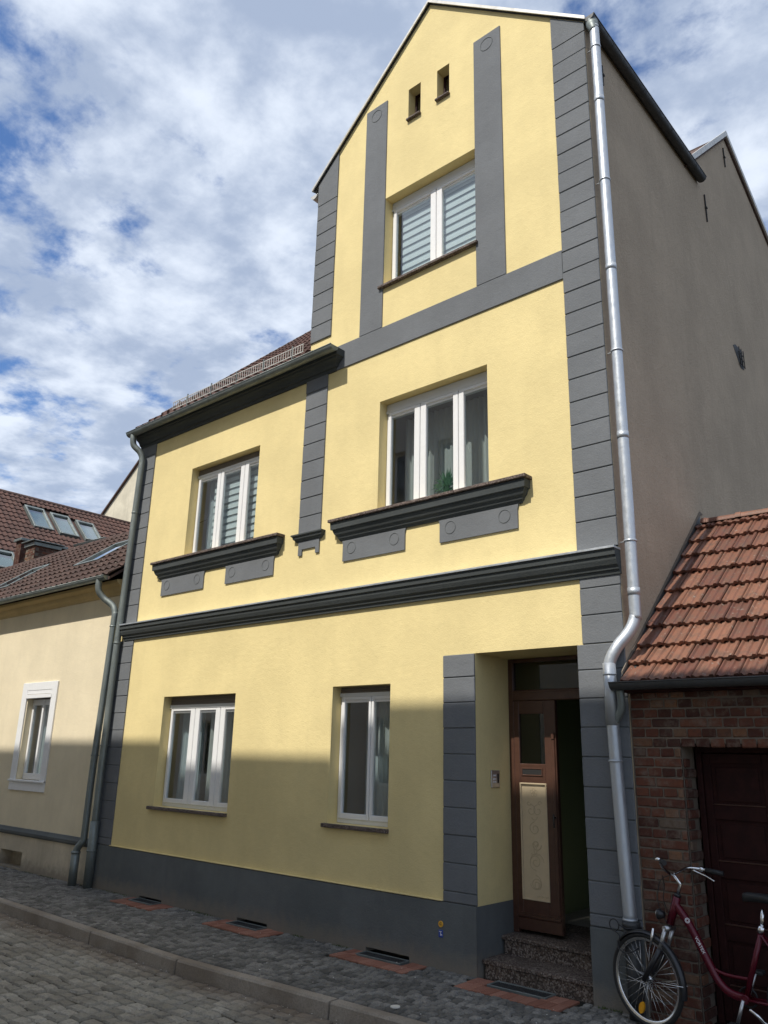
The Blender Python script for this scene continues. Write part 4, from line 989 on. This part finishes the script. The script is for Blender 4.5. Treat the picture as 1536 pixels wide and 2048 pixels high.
# brick chimney behind the ridge
def ch_pt(px, py, y):
    d = (AX*((px-768)/FPX) - AY*((py-1024)/FPX) + _f); t = (y-CAMP.y)/d.y; return CAMP+d*t
def on_x(px, py, X):
    d = (AX*((px-768)/FPX) - AY*((py-1024)/FPX) + _f); t = (X-CAMP.x)/d.x; return CAMP+d*t
CX1 = -19.0; a = on_x(71, 1086, CX1); b = on_x(119, 1097, CX1); CYa, CYb, CZ = a.y, b.y, a.z; CX0 = ch_pt(53, 1090, CYa).x
m = MB(); m.box(CX0+.01, CX1-.01, CYa+.01, CYb-.01, 3.9, CZ-.01); chm = m.build('chimney', 'mortar', NB)
bme = MB().box(0, .19, -.006, .012, 0, .056, .004).mesh('brick', 'brick'); hme = MB().box(-.012, .006, 0, .19, 0, .056, .004).mesh('brick', 'brick')
z = CZ-.9; r = 0
while z < CZ-.07:
    x = CX0+.005+(.1 if r % 2 else 0)
    while x+.19 < CX1+.02: inst('brick', bme, chm, Matrix.Translation((x, CYa+.01, z))); x += .2
    y = CYa+.01+(.1 if r % 2 else 0)
    while y+.19 < CYb+.02: inst('brick', hme, chm, Matrix.Translation((CX1-.01, y, z))); y += .2
    z += .067; r += 1
m = MB(); m.box(CX0-.03, CX1+.04, CYa-.04, CYb+.04, CZ-.06, CZ+.03, .006); m.box(CX0-.08, CX1+.08, CYa-.10, CYb+.10, CZ+.05, CZ+.075, .004); m.build('chimney_cap', 'zincold', chm)
FX = -20.6; a = on_x(44, 1080, FX); b = on_x(131, 1088, FX)
m = MB(); m.box(FX-.3, FX, a.y, b.y, 3.0, a.z-.02); fw = m.build('parapet', 'brick', NB)
m = MB(); m.box(FX-.36, FX+.08, a.y-.06, b.y+.06, a.z-.02, a.z+.05, .006); m.build('coping', 'zincold', fw)
gutter((-20.2, b.y+.1, b.z-.08), (-18.6, b.y+.1, b.z-.12), .07, 'zincold', parent=NB, brackets=0)

# ------------------------------------------------------------ far tiled house
FH = empty('tiled_house', (-26, 5, 0), 'large brown tiled roof with a row of skylights beyond the cream house', 'house')
X0, ZF = -26.0, 9.75; pF = .9
m = MB(); m.add([(X0+6, -1.0, 0), (X0+6, 14.0, 0), (X0+6, 14.0, ZF-6*pF), (X0+6, -1.0, ZF-6*pF)], [(0, 1, 2, 3)])
for y in (-1.0, 14.0): m.add([(X0-6, y, 0), (X0+6, y, 0), (X0+6, y, ZF-6*pF), (X0, y, ZF), (X0-6, y, ZF-6*pF)], [(0, 1, 2, 3, 4)])
m.add([(X0-6, -1.0, 0), (X0-6, 14.0, 0), (X0-6, 14.0, ZF-6*pF), (X0-6, -1.0, ZF-6*pF)], [(0, 1, 2, 3)])
m.build('wall', 'beige', FH)
m = MB(); m.prism([(X0+6.2, ZF-6.2*pF-.05), (X0, ZF-.05), (X0-6.2, ZF-6.2*pF-.05), (X0-6.2, ZF-6.2*pF-.15), (X0, ZF-.15), (X0+6.2, ZF-6.2*pF-.15)], -1.2, 14.2, 'y')
fr = m.build('roof', 'tiledark', FH)
vF = Vector((-1, 0, pF)).normalized(); slen = math.sqrt(1+pF*pF)
FSK = []
def roofpt(px, py):
    d = (AX*((px-768)/FPX) - AY*((py-1024)/FPX) + _f); t = (ZF-pF*(CAMP.x-X0)-CAMP.z)/(d.z+pF*d.x); return CAMP+d*t
for q in (((47, 1013), (90, 1060)), ((98, 1028), (139, 1073)), ((149, 1043), (188, 1085)), ((-22, 1100), (25, 1142))):
    A = roofpt(*q[0]); B = roofpt(*q[1]); FSK.append((A.y, A.y+.66, min(A.x, B.x), max(A.x, B.x)+.02))
def tst(q):
    p = proj(q)
    if not p or not (-60 < p[0] < 330): return False
    return not any(a-.15 < q.y < b+.01 and c_-.02 < q.x < d_+.12 for a, b, c_, d_ in FSK)
tiles_stuff('roof_tiles', (X0+5.4, 0.0, ZF-5.4*pF+.01), (0, 1, 0), vF, 82, 26, .170, .28, fr, 'tiledarkj', .026, tst)
m = MB(); m.tube([(X0, -1.2, ZF-.01), (X0, 14.2, ZF-.01)], .09, 10); m.build('ridge_tiles', 'tiledark', fr)
for a, b, xa, xb in FSK:
    Fk = frame_m((xb, a, ZF-pF*(xb-X0)), (0, 1, 0), vF); W_ = b-a; L_ = (xb-xa)*slen; m = MB()
    def obx(mm, x0, x1, y0, y1, z0, z1):
        t = MB(); t.box(x0, x1, y0, y1, z0, z1, .004); mm.add([Fk @ Vector(q) for q in t.v], t.f)
    for bb in ((0, .06, 0, L_), (W_-.06, W_, 0, L_), (.06, W_-.06, 0, .07), (.06, W_-.06, L_-.10, L_)): obx(m, bb[0], bb[1], bb[2], bb[3], -.02, .09)
    so2 = m.build('skylight', 'zincold', FH)
    m = MB(); obx(m, .058, W_-.058, .068, L_-.098, .03, .036); m.build('pane', 'skyglass', so2)
    m = MB(); obx(m, .058, W_-.058, .068, L_-.25, -.01, .0); m.build('blind', 'sheer', so2)
# beige gable beyond
BH = empty('beige_house', (-28, 13, 0), 'pale beige gable wall rising behind the brown roof, mostly hidden', 'house')
m = MB(); m.prism([(-40, 0), (-22, 0), (-22, 12.6), (-28.0, 16.3), (-40, 7.3)], 12.0, 20.0, 'y'); m.build('wall', 'beige', BH)
m = MB()
for (xa, za), (xb, zb_) in (((-40.2, 7.15), (-28, 16.3)), ((-28, 16.3), (-21.8, 12.48))):
    m.add([(xa, 11.9, za), (xb, 11.9, zb_), (xb, 20.1, zb_), (xa, 20.1, za), (xa, 11.9, za+.09), (xb, 11.9, zb_+.09), (xb, 20.1, zb_+.09), (xa, 20.1, za+.09)], [(0, 1, 2, 3), (4, 5, 6, 7), (0, 1, 5, 4), (1, 2, 6, 5), (2, 3, 7, 6), (3, 0, 4, 7)])
m.build('roof', 'tiledark', BH)

# ------------------------------------------------------------ brick outbuilding on the right
OB = empty('brick_outbuilding', (-1.9, 0, 0), 'low red brick outbuilding with orange tiled roof and dark red doors behind the bicycle', 'outbuilding')
XO = -.55; DX0, DX1, DZ = -2.375, -1.30, 1.835
w = MB(); wall_strips(w, [(XR+.004, 2.30), (XO, 2.30)], [(DX0, DX1, 0, DZ)], -.02, .012); reveal(w, (DX0+.004, DX1-.004, 0, DZ+.004), .012, .25, False)
w.add([(XO, .012, 0), (XO, 3.9, 0), (XO, 3.9, 2.3), (XO, 1.9, 4.0), (XO, .012, 2.35)], [(0, 1, 2, 3, 4)]); w.add([(XR+.01, 3.9, 0), (XO, 3.9, 0), (XO, 3.9, 2.3), (XR+.01, 3.9, 2.3)], [(0, 1, 2, 3)])
w.build('wall', 'mortar', OB)
bm_ = {}
def brick_at(x0, x1, z, y=0.0, dep=.009):
    L = round(x1-x0, 3)
    vkey = (L, rng.randint(3))
    if vkey not in bm_:
        t = MB(); t.box(0, L, -dep, .02, 0, .0585, .006)
        t.v = [(a+rng.uniform(-.0025, .0025), b+(rng.uniform(-.003, .003) if b < 0 else 0), c_+rng.uniform(-.002, .002)) for a, b, c_ in t.v]; bm_[vkey] = t.mesh('brick', 'brick')
    inst('brick', bm_[vkey], OB, Matrix.Translation((x0, .012-dep*0+rng.uniform(-.003, .002), z)) @ Matrix.Rotation(rng.uniform(-.012, .012), 4, 'Y'))
z = 2.227-.0705*32; r = 0; hd, st_, g = .096, .200, .010
for r in range(33):
    z = 2.227-.0705*(32-r)-.066
    if z > 2.24: break
    x = XR+.012; hdr = r % 2 == 0
    lim = DX0 if z < DZ-.04 else -.56
    first = True
    while x < lim-.03:
        L = hd if (hdr or (first and rng.rand() < .3)) else st_
        if not hdr and first: L = st_*.75
        if z < DZ-.04 and lim-(x+L) < .05: L = lim-x-.002
        x1 = min(x+L, lim-.001); brick_at(x, x1, z); x = x1+g; first = False
        if not hdr and rng.rand() < .12: hdr = True
    if z < DZ-.04:
        x = DX1+.004
        while x < XO-.05:
            L = min(hd if r % 2 else st_, XO-x-.004); brick_at(x, x+L, z); x += L+g
# jamb bricks inside the opening
jme = [MB().box(-.014, .004, 0, L, 0, .0585, .005).mesh('brick', 'brick') for L in (.2, .096)]
for r in range(26):
    z = 2.227-.0705*(32-r)-.066
    if z > DZ-.06: break
    y = .03
    for q in ((0, 1), (1, 0))[r % 2]:
        L = (.2, .096)[q]
        if y+L < .26: inst('brick', jme[q], OB, Matrix.Translation((DX0+.016, y, z)))
        y += L+.01
m = MB(); m.box(DX0-.03, DX1+.03, .004, .25, DZ+.001, DZ+.0, 0); 
# doors
m = MB(); yD = .25
m.box(DX0+.02, DX0+.06, yD-.02, yD+.06, 0, DZ-.0, .004); m.box(DX1-.06, DX1-.02, yD-.02, yD+.06, 0, DZ-.0, .004); m.box(DX0+.061, DX1-.061, yD-.02, yD+.06, DZ-.06, DZ-.002, .004)
od = m.build('door_frame', 'darkred', OB)
xm = (DX0+DX1)/2
for a, b in ((DX0+.062, xm-.003), (xm+.003, DX1-.062)):
    m = MB(); rails = [(.02, .24), (.52, .62), (.92-.0, 1.03), (1.31, 1.41), (1.70, DZ-.065)]
    s_ = .055
    m.box(a, a+s_, yD, yD+.04, .02, DZ-.065, .004); m.box(b-s_, b, yD, yD+.04, .02, DZ-.065, .004)
    for z0, z1 in rails: m.box(a+s_, b-s_, yD+.001, yD+.039, z0, z1, .004)
    d = m.build('door', 'darkred', OB)
    for (q0, z0), (z1, q1) in zip(rails, rails[1:]):
        p = MB(); p.box(a+s_-.002, b-s_+.002, yD+.018, yD+.03, z0-.002, z1+.002); p.box(a+s_+.03, b-s_-.03, yD+.010, yD+.02, z0+.025, z1-.025, .006); p.build('door_panel', 'darkred', d)
        p = MB(); p.box(a+s_, b-s_, yD-.004, yD+.012, z0, z0+.008, .002); p.build('moulding_strip', 'wood', d)
    if a > xm: continue
    p = MB(); p.tube([(b-.03, yD-.02, 1.36), (b-.03, yD+.01, 1.36)], .010, 10); p.build('knob', 'steel', d)
m = MB(); m.box(DX0, DX1, .8, .82, 0, 2.2); m.build('inner_wall', 'black', OB)
# roof
ZO = lambda y: 2.375+.86*y
m = MB(); m.prism([(-.12, ZO(-.12)-.01), (1.86, ZO(1.86)-.01), (3.95, ZO(1.86)-.86*2.09-.01), (3.95, ZO(1.86)-.86*2.09-.07), (1.86, ZO(1.86)-.08), (-.12, ZO(-.12)-.06)], XR+.004, XO+.05, 'x'); orf = m.build('roof', 'tiledark', OB)
vO = Vector((0, 1, .86)).normalized(); rowy = [-.145, .03, .21, .425, .635, .86, 1.10, 1.335, 1.56, 1.775]
prx = [(.004, .006), (.010, .016), (.022, .018), (.032, .004), (.056, .003), (.066, .014), (.088, .014), (.098, .003), (.126, .003), (.136, .020), (.158, .022), (.1635, .010)]
def otile(L, var):
    n = len(prx); t = MB(); lift = .042
    vs = [(x, 0+(.004*math.sin(i*1.7+var)), z+lift) for i, (x, z) in enumerate(prx)]+[(x, L, z+.002) for x, z in prx]+[(x, .003, z+lift-.032) for x, z in prx]
    fs = [(i, i+1, n+i+1, n+i) for i in range(n-1)]+[(i, 2*n+i, 2*n+i+1, i+1) for i in range(n-1)]+[(0, n, 2*n), (n-1, 3*n-1, 2*n-1)]
    t.add(vs, fs); return t.mesh('roof_tile', 'tile')
otm = {}
for j, y in enumerate(rowy[:-0 or None]):
    nxt = rowy[j+1] if j+1 < len(rowy) else 1.86; L = round((nxt-y)*1.319*1.10+.02, 2)
    for i in range(13):
        x = XR+.07+i*.1655-(.083 if j % 2 else 0)
        sx_ = 1.0
        if x < XR+.01: x, sx_ = XR+.012, .84
        if i == 0 and j % 2 == 0: x, sx_ = XR+.012, 1.34
        if x > XO-.1: break
        v_ = rng.randint(3); key = (L, v_)
        if key not in otm: otm[key] = otile(L, v_)
        q = Vector((x, y+rng.uniform(-.008, .006), ZO(y)+rng.uniform(-.001, .005))); inst('roof_tile', otm[key], orf, Matrix.Translation(q) @ frame_m((0, 0, 0), (1, 0, 0), vO) @ Matrix.Rotation(rng.uniform(-.012, .012), 4, 'Z') @ Matrix.Diagonal((sx_, 1, 1, 1)))
m = MB(); m.box(0, .36, -.0, .0, 0, 0)
rm = MB(); n = 10; vv2 = []
for xx, rr in ((0, .062), (.05, .062), (.052, .055), (.37, .052)):
    for k in range(n+1):
        a = math.pi*k/n; vv2.append((xx, rr*math.cos(a), rr*math.sin(a)-.012))
for b_ in range(3): rm.add([vv2[b_*(n+1)+k] for k in range(2*(n+1))], [(k, k+1, n+2+k, n+1+k) for k in range(n)], True)
rm.add([vv2[k] for k in range(n+1)], [tuple(range(n+1))]); rme2 = rm.mesh('ridge_tile', 'tile'); x = XR+.05
while x < XO-.2: inst('ridge_tile', rme2, orf, Matrix.Translation((x, 1.87, ZO(1.86)+.035)) @ Matrix.Rotation(rng.uniform(-.01, .01), 4, 'Z')); x += .335
m = MB()                                         # lead flashing up the brown wall
m.prism([(-.12, ZO(-.12)), (1.93, ZO(1.93)), (1.93, ZO(1.93)+.075), (-.12, ZO(-.12)+.055)], XR+.003, XR+.012, 'x')
m.add([(XR+.012, -.12, ZO(-.12)+.012), (XR+.075, -.12, ZO(-.12)+.02), (XR+.075, 1.86, ZO(1.86)+.02), (XR+.012, 1.86, ZO(1.86)+.012)], [(0, 1, 2, 3)]); m.build('flashing', 'zincdark', OB)
m = MB(); m.prism([(-.10, ZO(-.1)+.050), (1.93, ZO(1.93)+.07), (2.03, ZO(1.93)+.11), (1.95, ZO(1.93)+.125), (-.10, ZO(-.1)+.075)], XR+.002, XR+.010, 'x'); m.build('mortar_fillet', 'mortar', OB)
gutter((-2.79, -.185, 2.268), (XO+.05, -.185, 2.262), .055, 'zincdark', parent=OB, brackets=.7)
m = MB(); m.box(XR+.01, XO+.04, -.13, .01, 2.20, 2.25, .004); m.build('eaves_board', 'darkred', OB)

# ------------------------------------------------------------ houses across the street (behind the camera; they shade the lower walls)
def opp(x0, x1, ez, mat, lab, win):
    o = empty('opposite_house', ((x0+x1)/2, -7, 0), lab, 'house'); yw, ye = -6.95, -6.62
    rz = ez+.8*3.6
    m = MB(); hs = []
    for fl in range(3):
        n = int((x1-x0)/1.5)
        for i in range(n):
            c = x0+(x1-x0)*(i+.5)/n; hs.append((c-.38, c+.38, 1.1+fl*3.0, 2.5+fl*3.0))
    wall_strips(m, [(x0, ez-.05), (x1, ez-.05)], hs, -.1, yw)
    for h in hs: reveal(m, h, yw, yw-.14)
    m.add([(x0, yw, -.1), (x0, -14, -.1), (x0, -14, ez-.05), (x0, -10.3, rz), (x0, yw, ez-.05)], [(0, 1, 2, 3, 4)]); m.add([(x1, yw, -.1), (x1, -14, -.1), (x1, -14, ez-.05), (x1, -10.3, rz), (x1, yw, ez-.05)], [(0, 1, 2, 3, 4)]); m.add([(x0, -14, -.1), (x1, -14, -.1), (x1, -14, ez), (x0, -14, ez)], [(0, 1, 2, 3)])
    m.build('wall', mat, o)
    m = MB(); m.prism([(ye, ez), (-10.3, rz+.1), (-14.3, ez), (-14.3, ez-.1), (-10.3, rz), (ye, ez-.1)], x0, x1, 'x'); m.build('roof', 'tiledark', o)
    for h in hs:
        f = MB(); ring_frame(f, h[0], h[1], h[2], h[3], .06, .06, yw-.17, yw-.12, .004); f.box((h[0]+h[1])/2-.03, (h[0]+h[1])/2+.03, yw-.165, yw-.125, h[2]+.06, h[3]-.06); W = f.build('window', 'white', o)
        f = MB(); f.box(h[0]+.05, h[1]-.05, yw-.15, yw-.147, h[2]+.05, h[3]-.05); f.build('pane', 'glass', W)
        f = MB(); f.box(h[0]-.1, h[1]+.1, yw-.75, yw-.7, h[2]-.1, h[3]+.1); f.build('inner_wall', 'sheer', W)
opp(-6.26, -1.2, 11.22, 'opp1', 'pale rendered house across the street, tallest eaves of its row', 1)
opp(-8.95, -6.262, 10.72, 'opp2', 'white rendered house across the street, second from the right', 1)
opp(-12.35, -8.952, 10.86, 'opp1', 'pale rendered house across the street, third from the right', 1)
opp(-30.0, -12.352, 10.72, 'opp2', 'long white rendered house across the street at the far left', 1)

# ------------------------------------------------------------ bicycle
BK = empty('bicycle', (-2.25, -.2, 0), 'dark red step-through bicycle leaning by the brick wall, locked to the downpipe', 'bicycle')
yB = -.215
def wheel(cx, cyy, R, ang, refl=True):
    c = Vector((cx, cyy, R)); nrm = Vector((math.sin(ang), math.cos(ang), 0)); ex = Vector((math.cos(ang), -math.sin(ang), 0)); ez = Vector((0, 0, 1))
    m = MB(); m.torus(c, R-.017, .017, nrm, 64, 10); ty = m.build('wheel', 'black', BK)
    m = MB()
    n = 64; prof = [(R-.030, -.010), (R-.046, -.008), (R-.050, 0), (R-.046, .008), (R-.030, .010)]; vs = []
    for i in range(n):
        a = 2*math.pi*i/n; d = ex*math.cos(a)+ez*math.sin(a)
        for r, t in prof: vs.append(c+d*r+nrm*t)
    k = len(prof); m.add(vs, [(i*k+j, i*k+j+1, ((i+1) % n)*k+j+1, ((i+1) % n)*k+j) for i in range(n) for j in range(k-1)], True); m.build('rim', 'chrome', ty)
    for i in range(36):
        a = 2*math.pi*i/36; sd_ = 1 if i % 2 else -1; off = (1 if (i//2) % 2 else -1)*1.25
        p0 = c+(ex*math.cos(a+off)+ez*math.sin(a+off))*.025+nrm*sd_*.024; p1 = c+(ex*math.cos(a)+ez*math.sin(a))*(R-.048)
        s = MB(); s.tube([p0, p1], .0016, 4); s.build('spoke', 'chrome', ty)
    m = MB(); m.tube([c-nrm*.038, c-nrm*.024, c-nrm*.022, c+nrm*.022, c+nrm*.024, c+nrm*.038], [.008, .026, .015, .015, .026, .008], 16); m.build('hub', 'chrome', ty)
    if refl:
        a = math.radians(252); p = c+(ex*math.cos(a)+ez*math.sin(a))*(R*.66); m = MB()
        d = (ex*math.cos(a)+ez*math.sin(a)); t = nrm.cross(d); vs = []
        for q in range(16):
            b = 2*math.pi*q/16; vs.append(p+d*.038*math.cos(b)+t*.020*math.sin(b))
        m.add([v-nrm*.008 for v in vs]+[v+nrm*.008 for v in vs], [tuple(range(16)), tuple(range(31, 15, -1))]+[(q, (q+1) % 16, 16+(q+1) % 16, 16+q) for q in range(16)]); m.build('reflector', 'reflector', ty)
    # mudguard
    m = MB(); a0, a1 = (math.radians(-12), math.radians(140)); vs = []; n = 30; Rg = R+.014
    for i in range(n+1):
        a = a0+(a1-a0)*i/n; d = ex*math.cos(a)+ez*math.sin(a)
        for t, dr in ((-.024, -.012), (-.016, 0), (0, .004), (.016, 0), (.024, -.012)): vs.append(c+d*(Rg+dr)+nrm*t)
    m.add(vs, [(i*5+j, i*5+j+1, (i+1)*5+j+1, (i+1)*5+j) for i in range(n) for j in range(4)], True); m.build('mudguard', 'blackpaint', BK)
    for s_ in (-1, 1):
        m = MB(); m.tube([c+nrm*.03*s_, c+ex*(Rg-.0)+nrm*.022*s_+ez*.02], .0022, 6); m.build('mudguard_stay', 'chrome', BK)
    return c, nrm, ex
Rw = .287; AF = math.radians(-14)
fc, fn, fe = wheel(-2.645, -.215, Rw, -AF)
rc, rn2, re_ = wheel(-1.595, -.20, Rw, 0.0)
def tb(path, r, mat, name, sm=0, n=12):
    m = MB(); m.tube(curve_pts(path, sm) if sm else path, r, n); return m.build(name, mat, BK)
yF = -.215
HB, HT = Vector((-2.455, yF, .655)), Vector((-2.392, yF, .83))
BBp = Vector((-2.0, yF, .292)); SL = Vector((-1.862, yF, .70))
axis = (HT-HB).normalized(); sidev = fn
crown = HB-axis*.03
for s_ in (-1, 1):
    off = sidev*.042*s_; tb([crown+off+axis*0, crown+off-axis*.16], .014, 'steel', 'fork_leg', 0); tb([crown+off-axis*.14, fc+off*.9+Vector((0, 0, .0))], .018, 'blackpaint', 'fork_leg', 0)
tb([crown-sidev*.055, crown+sidev*.055], .018, 'steel', 'fork_crown')
fm = MB()
fm.tube([HB, HT], .026, 14); fm.tube(curve_pts([HT-axis*.05, Vector((-2.32, yF, .66)), Vector((-2.225, yF, .475)), Vector((-2.16, yF, .36)), Vector((-2.09, yF, .305)), BBp], 6), .0265, 14)
fm.tube(curve_pts([Vector((-2.205, yF, .44)), Vector((-2.15, yF, .415)), Vector((-2.08, yF, .405)), Vector((-1.962, yF, .405))], 6), .011, 10)
fm.tube([BBp, SL], .018, 12); fm.tube([BBp-Vector((0, .04, 0)), BBp+Vector((0, .04, 0))], .026, 16)
for s_ in (-1, 1):
    fm.tube([BBp+Vector((.02, s_*.03, 0)), rc+Vector((0, s_*.05, 0))], .010, 8); fm.tube([SL+Vector((0, s_*.018, -.03)), rc+Vector((0, s_*.05, 0))], .008, 8)
fb = fm.build('frame', 'bikered', BK)
# lettering on the down tube
pa = Vector((-2.32, yF, .66)); pb = Vector((-2.225, yF, .475)); dd = (pb-pa).normalized(); mid = pa*.42+pb*.58
up_ = Vector((0, -1, 0)).cross(dd)*-1
camn = (CAMP-mid); camn = (camn-dd*camn.dot(dd)).normalized(); vv_ = camn.cross(dd)
text_obj('VORTEX', .027, 'whitep', fb, frame_m(mid+camn*.0275, dd, vv_), .0006)
pm_ = Vector((-2.335, yF, .69))+camn*.027; m = MB(); m.torus(pm_, .014, .002, camn, 20, 6); m.torus(pm_, .008, .0015, camn, 16, 6); m.build('badge', 'whitep', fb)
tb([SL, SL+Vector((.018, 0, .12))], .012, 'chrome', 'seatpost'); tb([SL-Vector((.012, 0, .02)), SL+Vector((.004, 0, .02))], .022, 'chrome', 'seat_clamp')
m = MB(); cs = SL+Vector((.055, 0, .185)); prof = [(-.15, .018, -.004), (-.12, .028, .004), (-.04, .036, .006), (.03, .07, .004), (.08, .095, .008), (.125, .085, .012), (.14, .05, .006)]; vs = []
for dx, wd, dz in prof:
    for q in range(12):
        a = 2*math.pi*q/12; vs.append(cs+Vector((dx, wd*math.cos(a), dz+.022*math.sin(a)-(.012 if math.sin(a) < 0 else 0))))
m.add(vs, [(i*12+q, i*12+(q+1) % 12, (i+1)*12+(q+1) % 12, (i+1)*12+q) for i in range(len(prof)-1) for q in range(12)]+[tuple(range(11, -1, -1)), tuple((len(prof)-1)*12+q for q in range(12))], True); m.build('saddle', 'black', BK)
# stem and bars
tb([HT, HT+axis*.018], .022, 'blackpaint', 'headset')
st = [HT+axis*.01, HT+axis*.085, Vector((-2.40, yF-.01, .965))]; tb(st, .0115, 'chrome', 'stem')
hc = Vector((-2.402, yF-.01, .968)); bs = fn; fwd = -fe
if bs.y < 0: bs = -bs
# right-hand side of the picture is the near grip, swept back towards the saddle
far = curve_pts([hc, hc+Vector((.005, .09, .012)), hc+Vector((.03, .17, .030)), hc+Vector((.09, .215, .028)), hc+Vector((.16, .225, .020)), hc+Vector((.235, .23, .010))], 6)
near = curve_pts([hc, hc+Vector((.0, -.07, .012)), hc+Vector((-.012, -.135, .05)), hc+Vector((-.01, -.175, .088)), hc+Vector((.012, -.22, .10)), hc+Vector((.055, -.28, .10))], 6)
tb(near, .0100, 'chrome', 'handlebar'); tb(far, .0100, 'chrome', 'handlebar')
tb([near[-6], near[-1]+(near[-1]-near[-6]).normalized()*.02], .0165, 'black', 'grip'); tb([far[-9], far[-1]+Vector((.02, 0, 0))], .0165, 'black', 'grip')
tb([far[-12], far[-10]], .019, 'chrome', 'lever_clamp')
tb(curve_pts([far[-16]-Vector((0, 0, .014)), far[-11]-Vector((0, .015, .030)), far[-8]-Vector((0, .025, .036)), far[-4]-Vector((.0, .03, .055))], 4), .0055, 'chrome', 'brake_lever')
m = MB(); bp_ = near[-11]+Vector((-.012, 0, .004)); m.tube([bp_, bp_+Vector((0, 0, .012)), bp_+Vector((0, 0, .022))], [.022, .022, .012], 16); m.build('bell', 'chrome', BK)
tb(curve_pts([hc+Vector((-.01, .05, .0)), Vector((-2.50, yF, .92)), Vector((-2.53, yF, .80)), Vector((-2.51, yF, .72)), crown], 8), .0032, 'black', 'brake_cable', 0, 6)
tb(curve_pts([hc-bs*.12, Vector((-2.46, yF-.04, .90)), Vector((-2.48, yF-.02, .80)), Vector((-2.46, yF, .72)), crown+Vector((.02, 0, 0))], 8), .003, 'black', 'brake_cable', 0, 6)
m = MB(); lc = Vector((-2.525, yF, .705)); m.tube([lc+Vector((.035, 0, 0)), lc+Vector((0, 0, 0)), lc-Vector((.012, 0, 0))], [.018, .034, .034], 18); lo = m.build('headlight', 'blackpaint', BK)
m = MB(); m.tube([lc-Vector((.0125, 0, 0)), lc-Vector((.016, 0, 0))], .030, 18); m.build('lens', 'chrome', lo)
m = MB(); m.tube([(-2.555, yF-.05, .62), (-2.585, yF-.052, .50)], .009, 8); m.build('brake_arm', 'chrome', BK)
# cranks, pedals, chain ring
tb([BBp+Vector((0, -.055, 0)), Vector((-2.045, yF-.065, .155))], .011, 'steel', 'crank'); tb([BBp+Vector((0, .055, 0)), Vector((-1.95, yF+.065, .43))], .010, 'steel', 'crank')
m = MB(); m.box(-2.085, -2.005, yF-.15, yF-.07, .142, .165, .006); m.build('pedal', 'black', BK)
m = MB(); m.box(-1.99, -1.91, yF+.07, yF+.15, .42, .443, .006); m.build('pedal', 'black', BK)
m = MB(); m.torus(BBp+Vector((0, .042, 0)), .055, .006, (0, 1, 0), 32, 6); m.build('chain_ring', 'blackpaint', BK)
tb(curve_pts([rc+Vector((-.12, -.05, -.02)), Vector((-1.85, yF-.07, .19)), Vector((-1.90, yF-.11, .235)), Vector((-1.95, yF-.10, .26))], 4), .010, 'chrome', 'kickstand')
# cable lock round the pipe
LK = MB(); LK.torus((-2.885, -.175, .585), .038, .0045, (.15, 1, 0), 28, 6); LK.tube(curve_pts([(-2.85, -.17, .59), (-2.80, -.165, .57), (-2.735, -.15, .58), (-2.72, -.08, .575), (-2.80, -.03, .575)], 5), .0045, 6)
LK.tube(curve_pts([(-2.90, -.19, .555), (-2.86, -.2, .545), (-2.83, -.21, .52), (-2.845, -.215, .46), (-2.80, -.225, .43), (-2.74, -.215, .44), (-2.70, -.20, .47)], 5), .0045, 6)
o = LK.build('cable_lock', 'blackpaint', None, loc=(-2.82, -.17, .5)); tag(o, 'thin black cable lock looped round the downpipe and front wheel', 'bike lock')
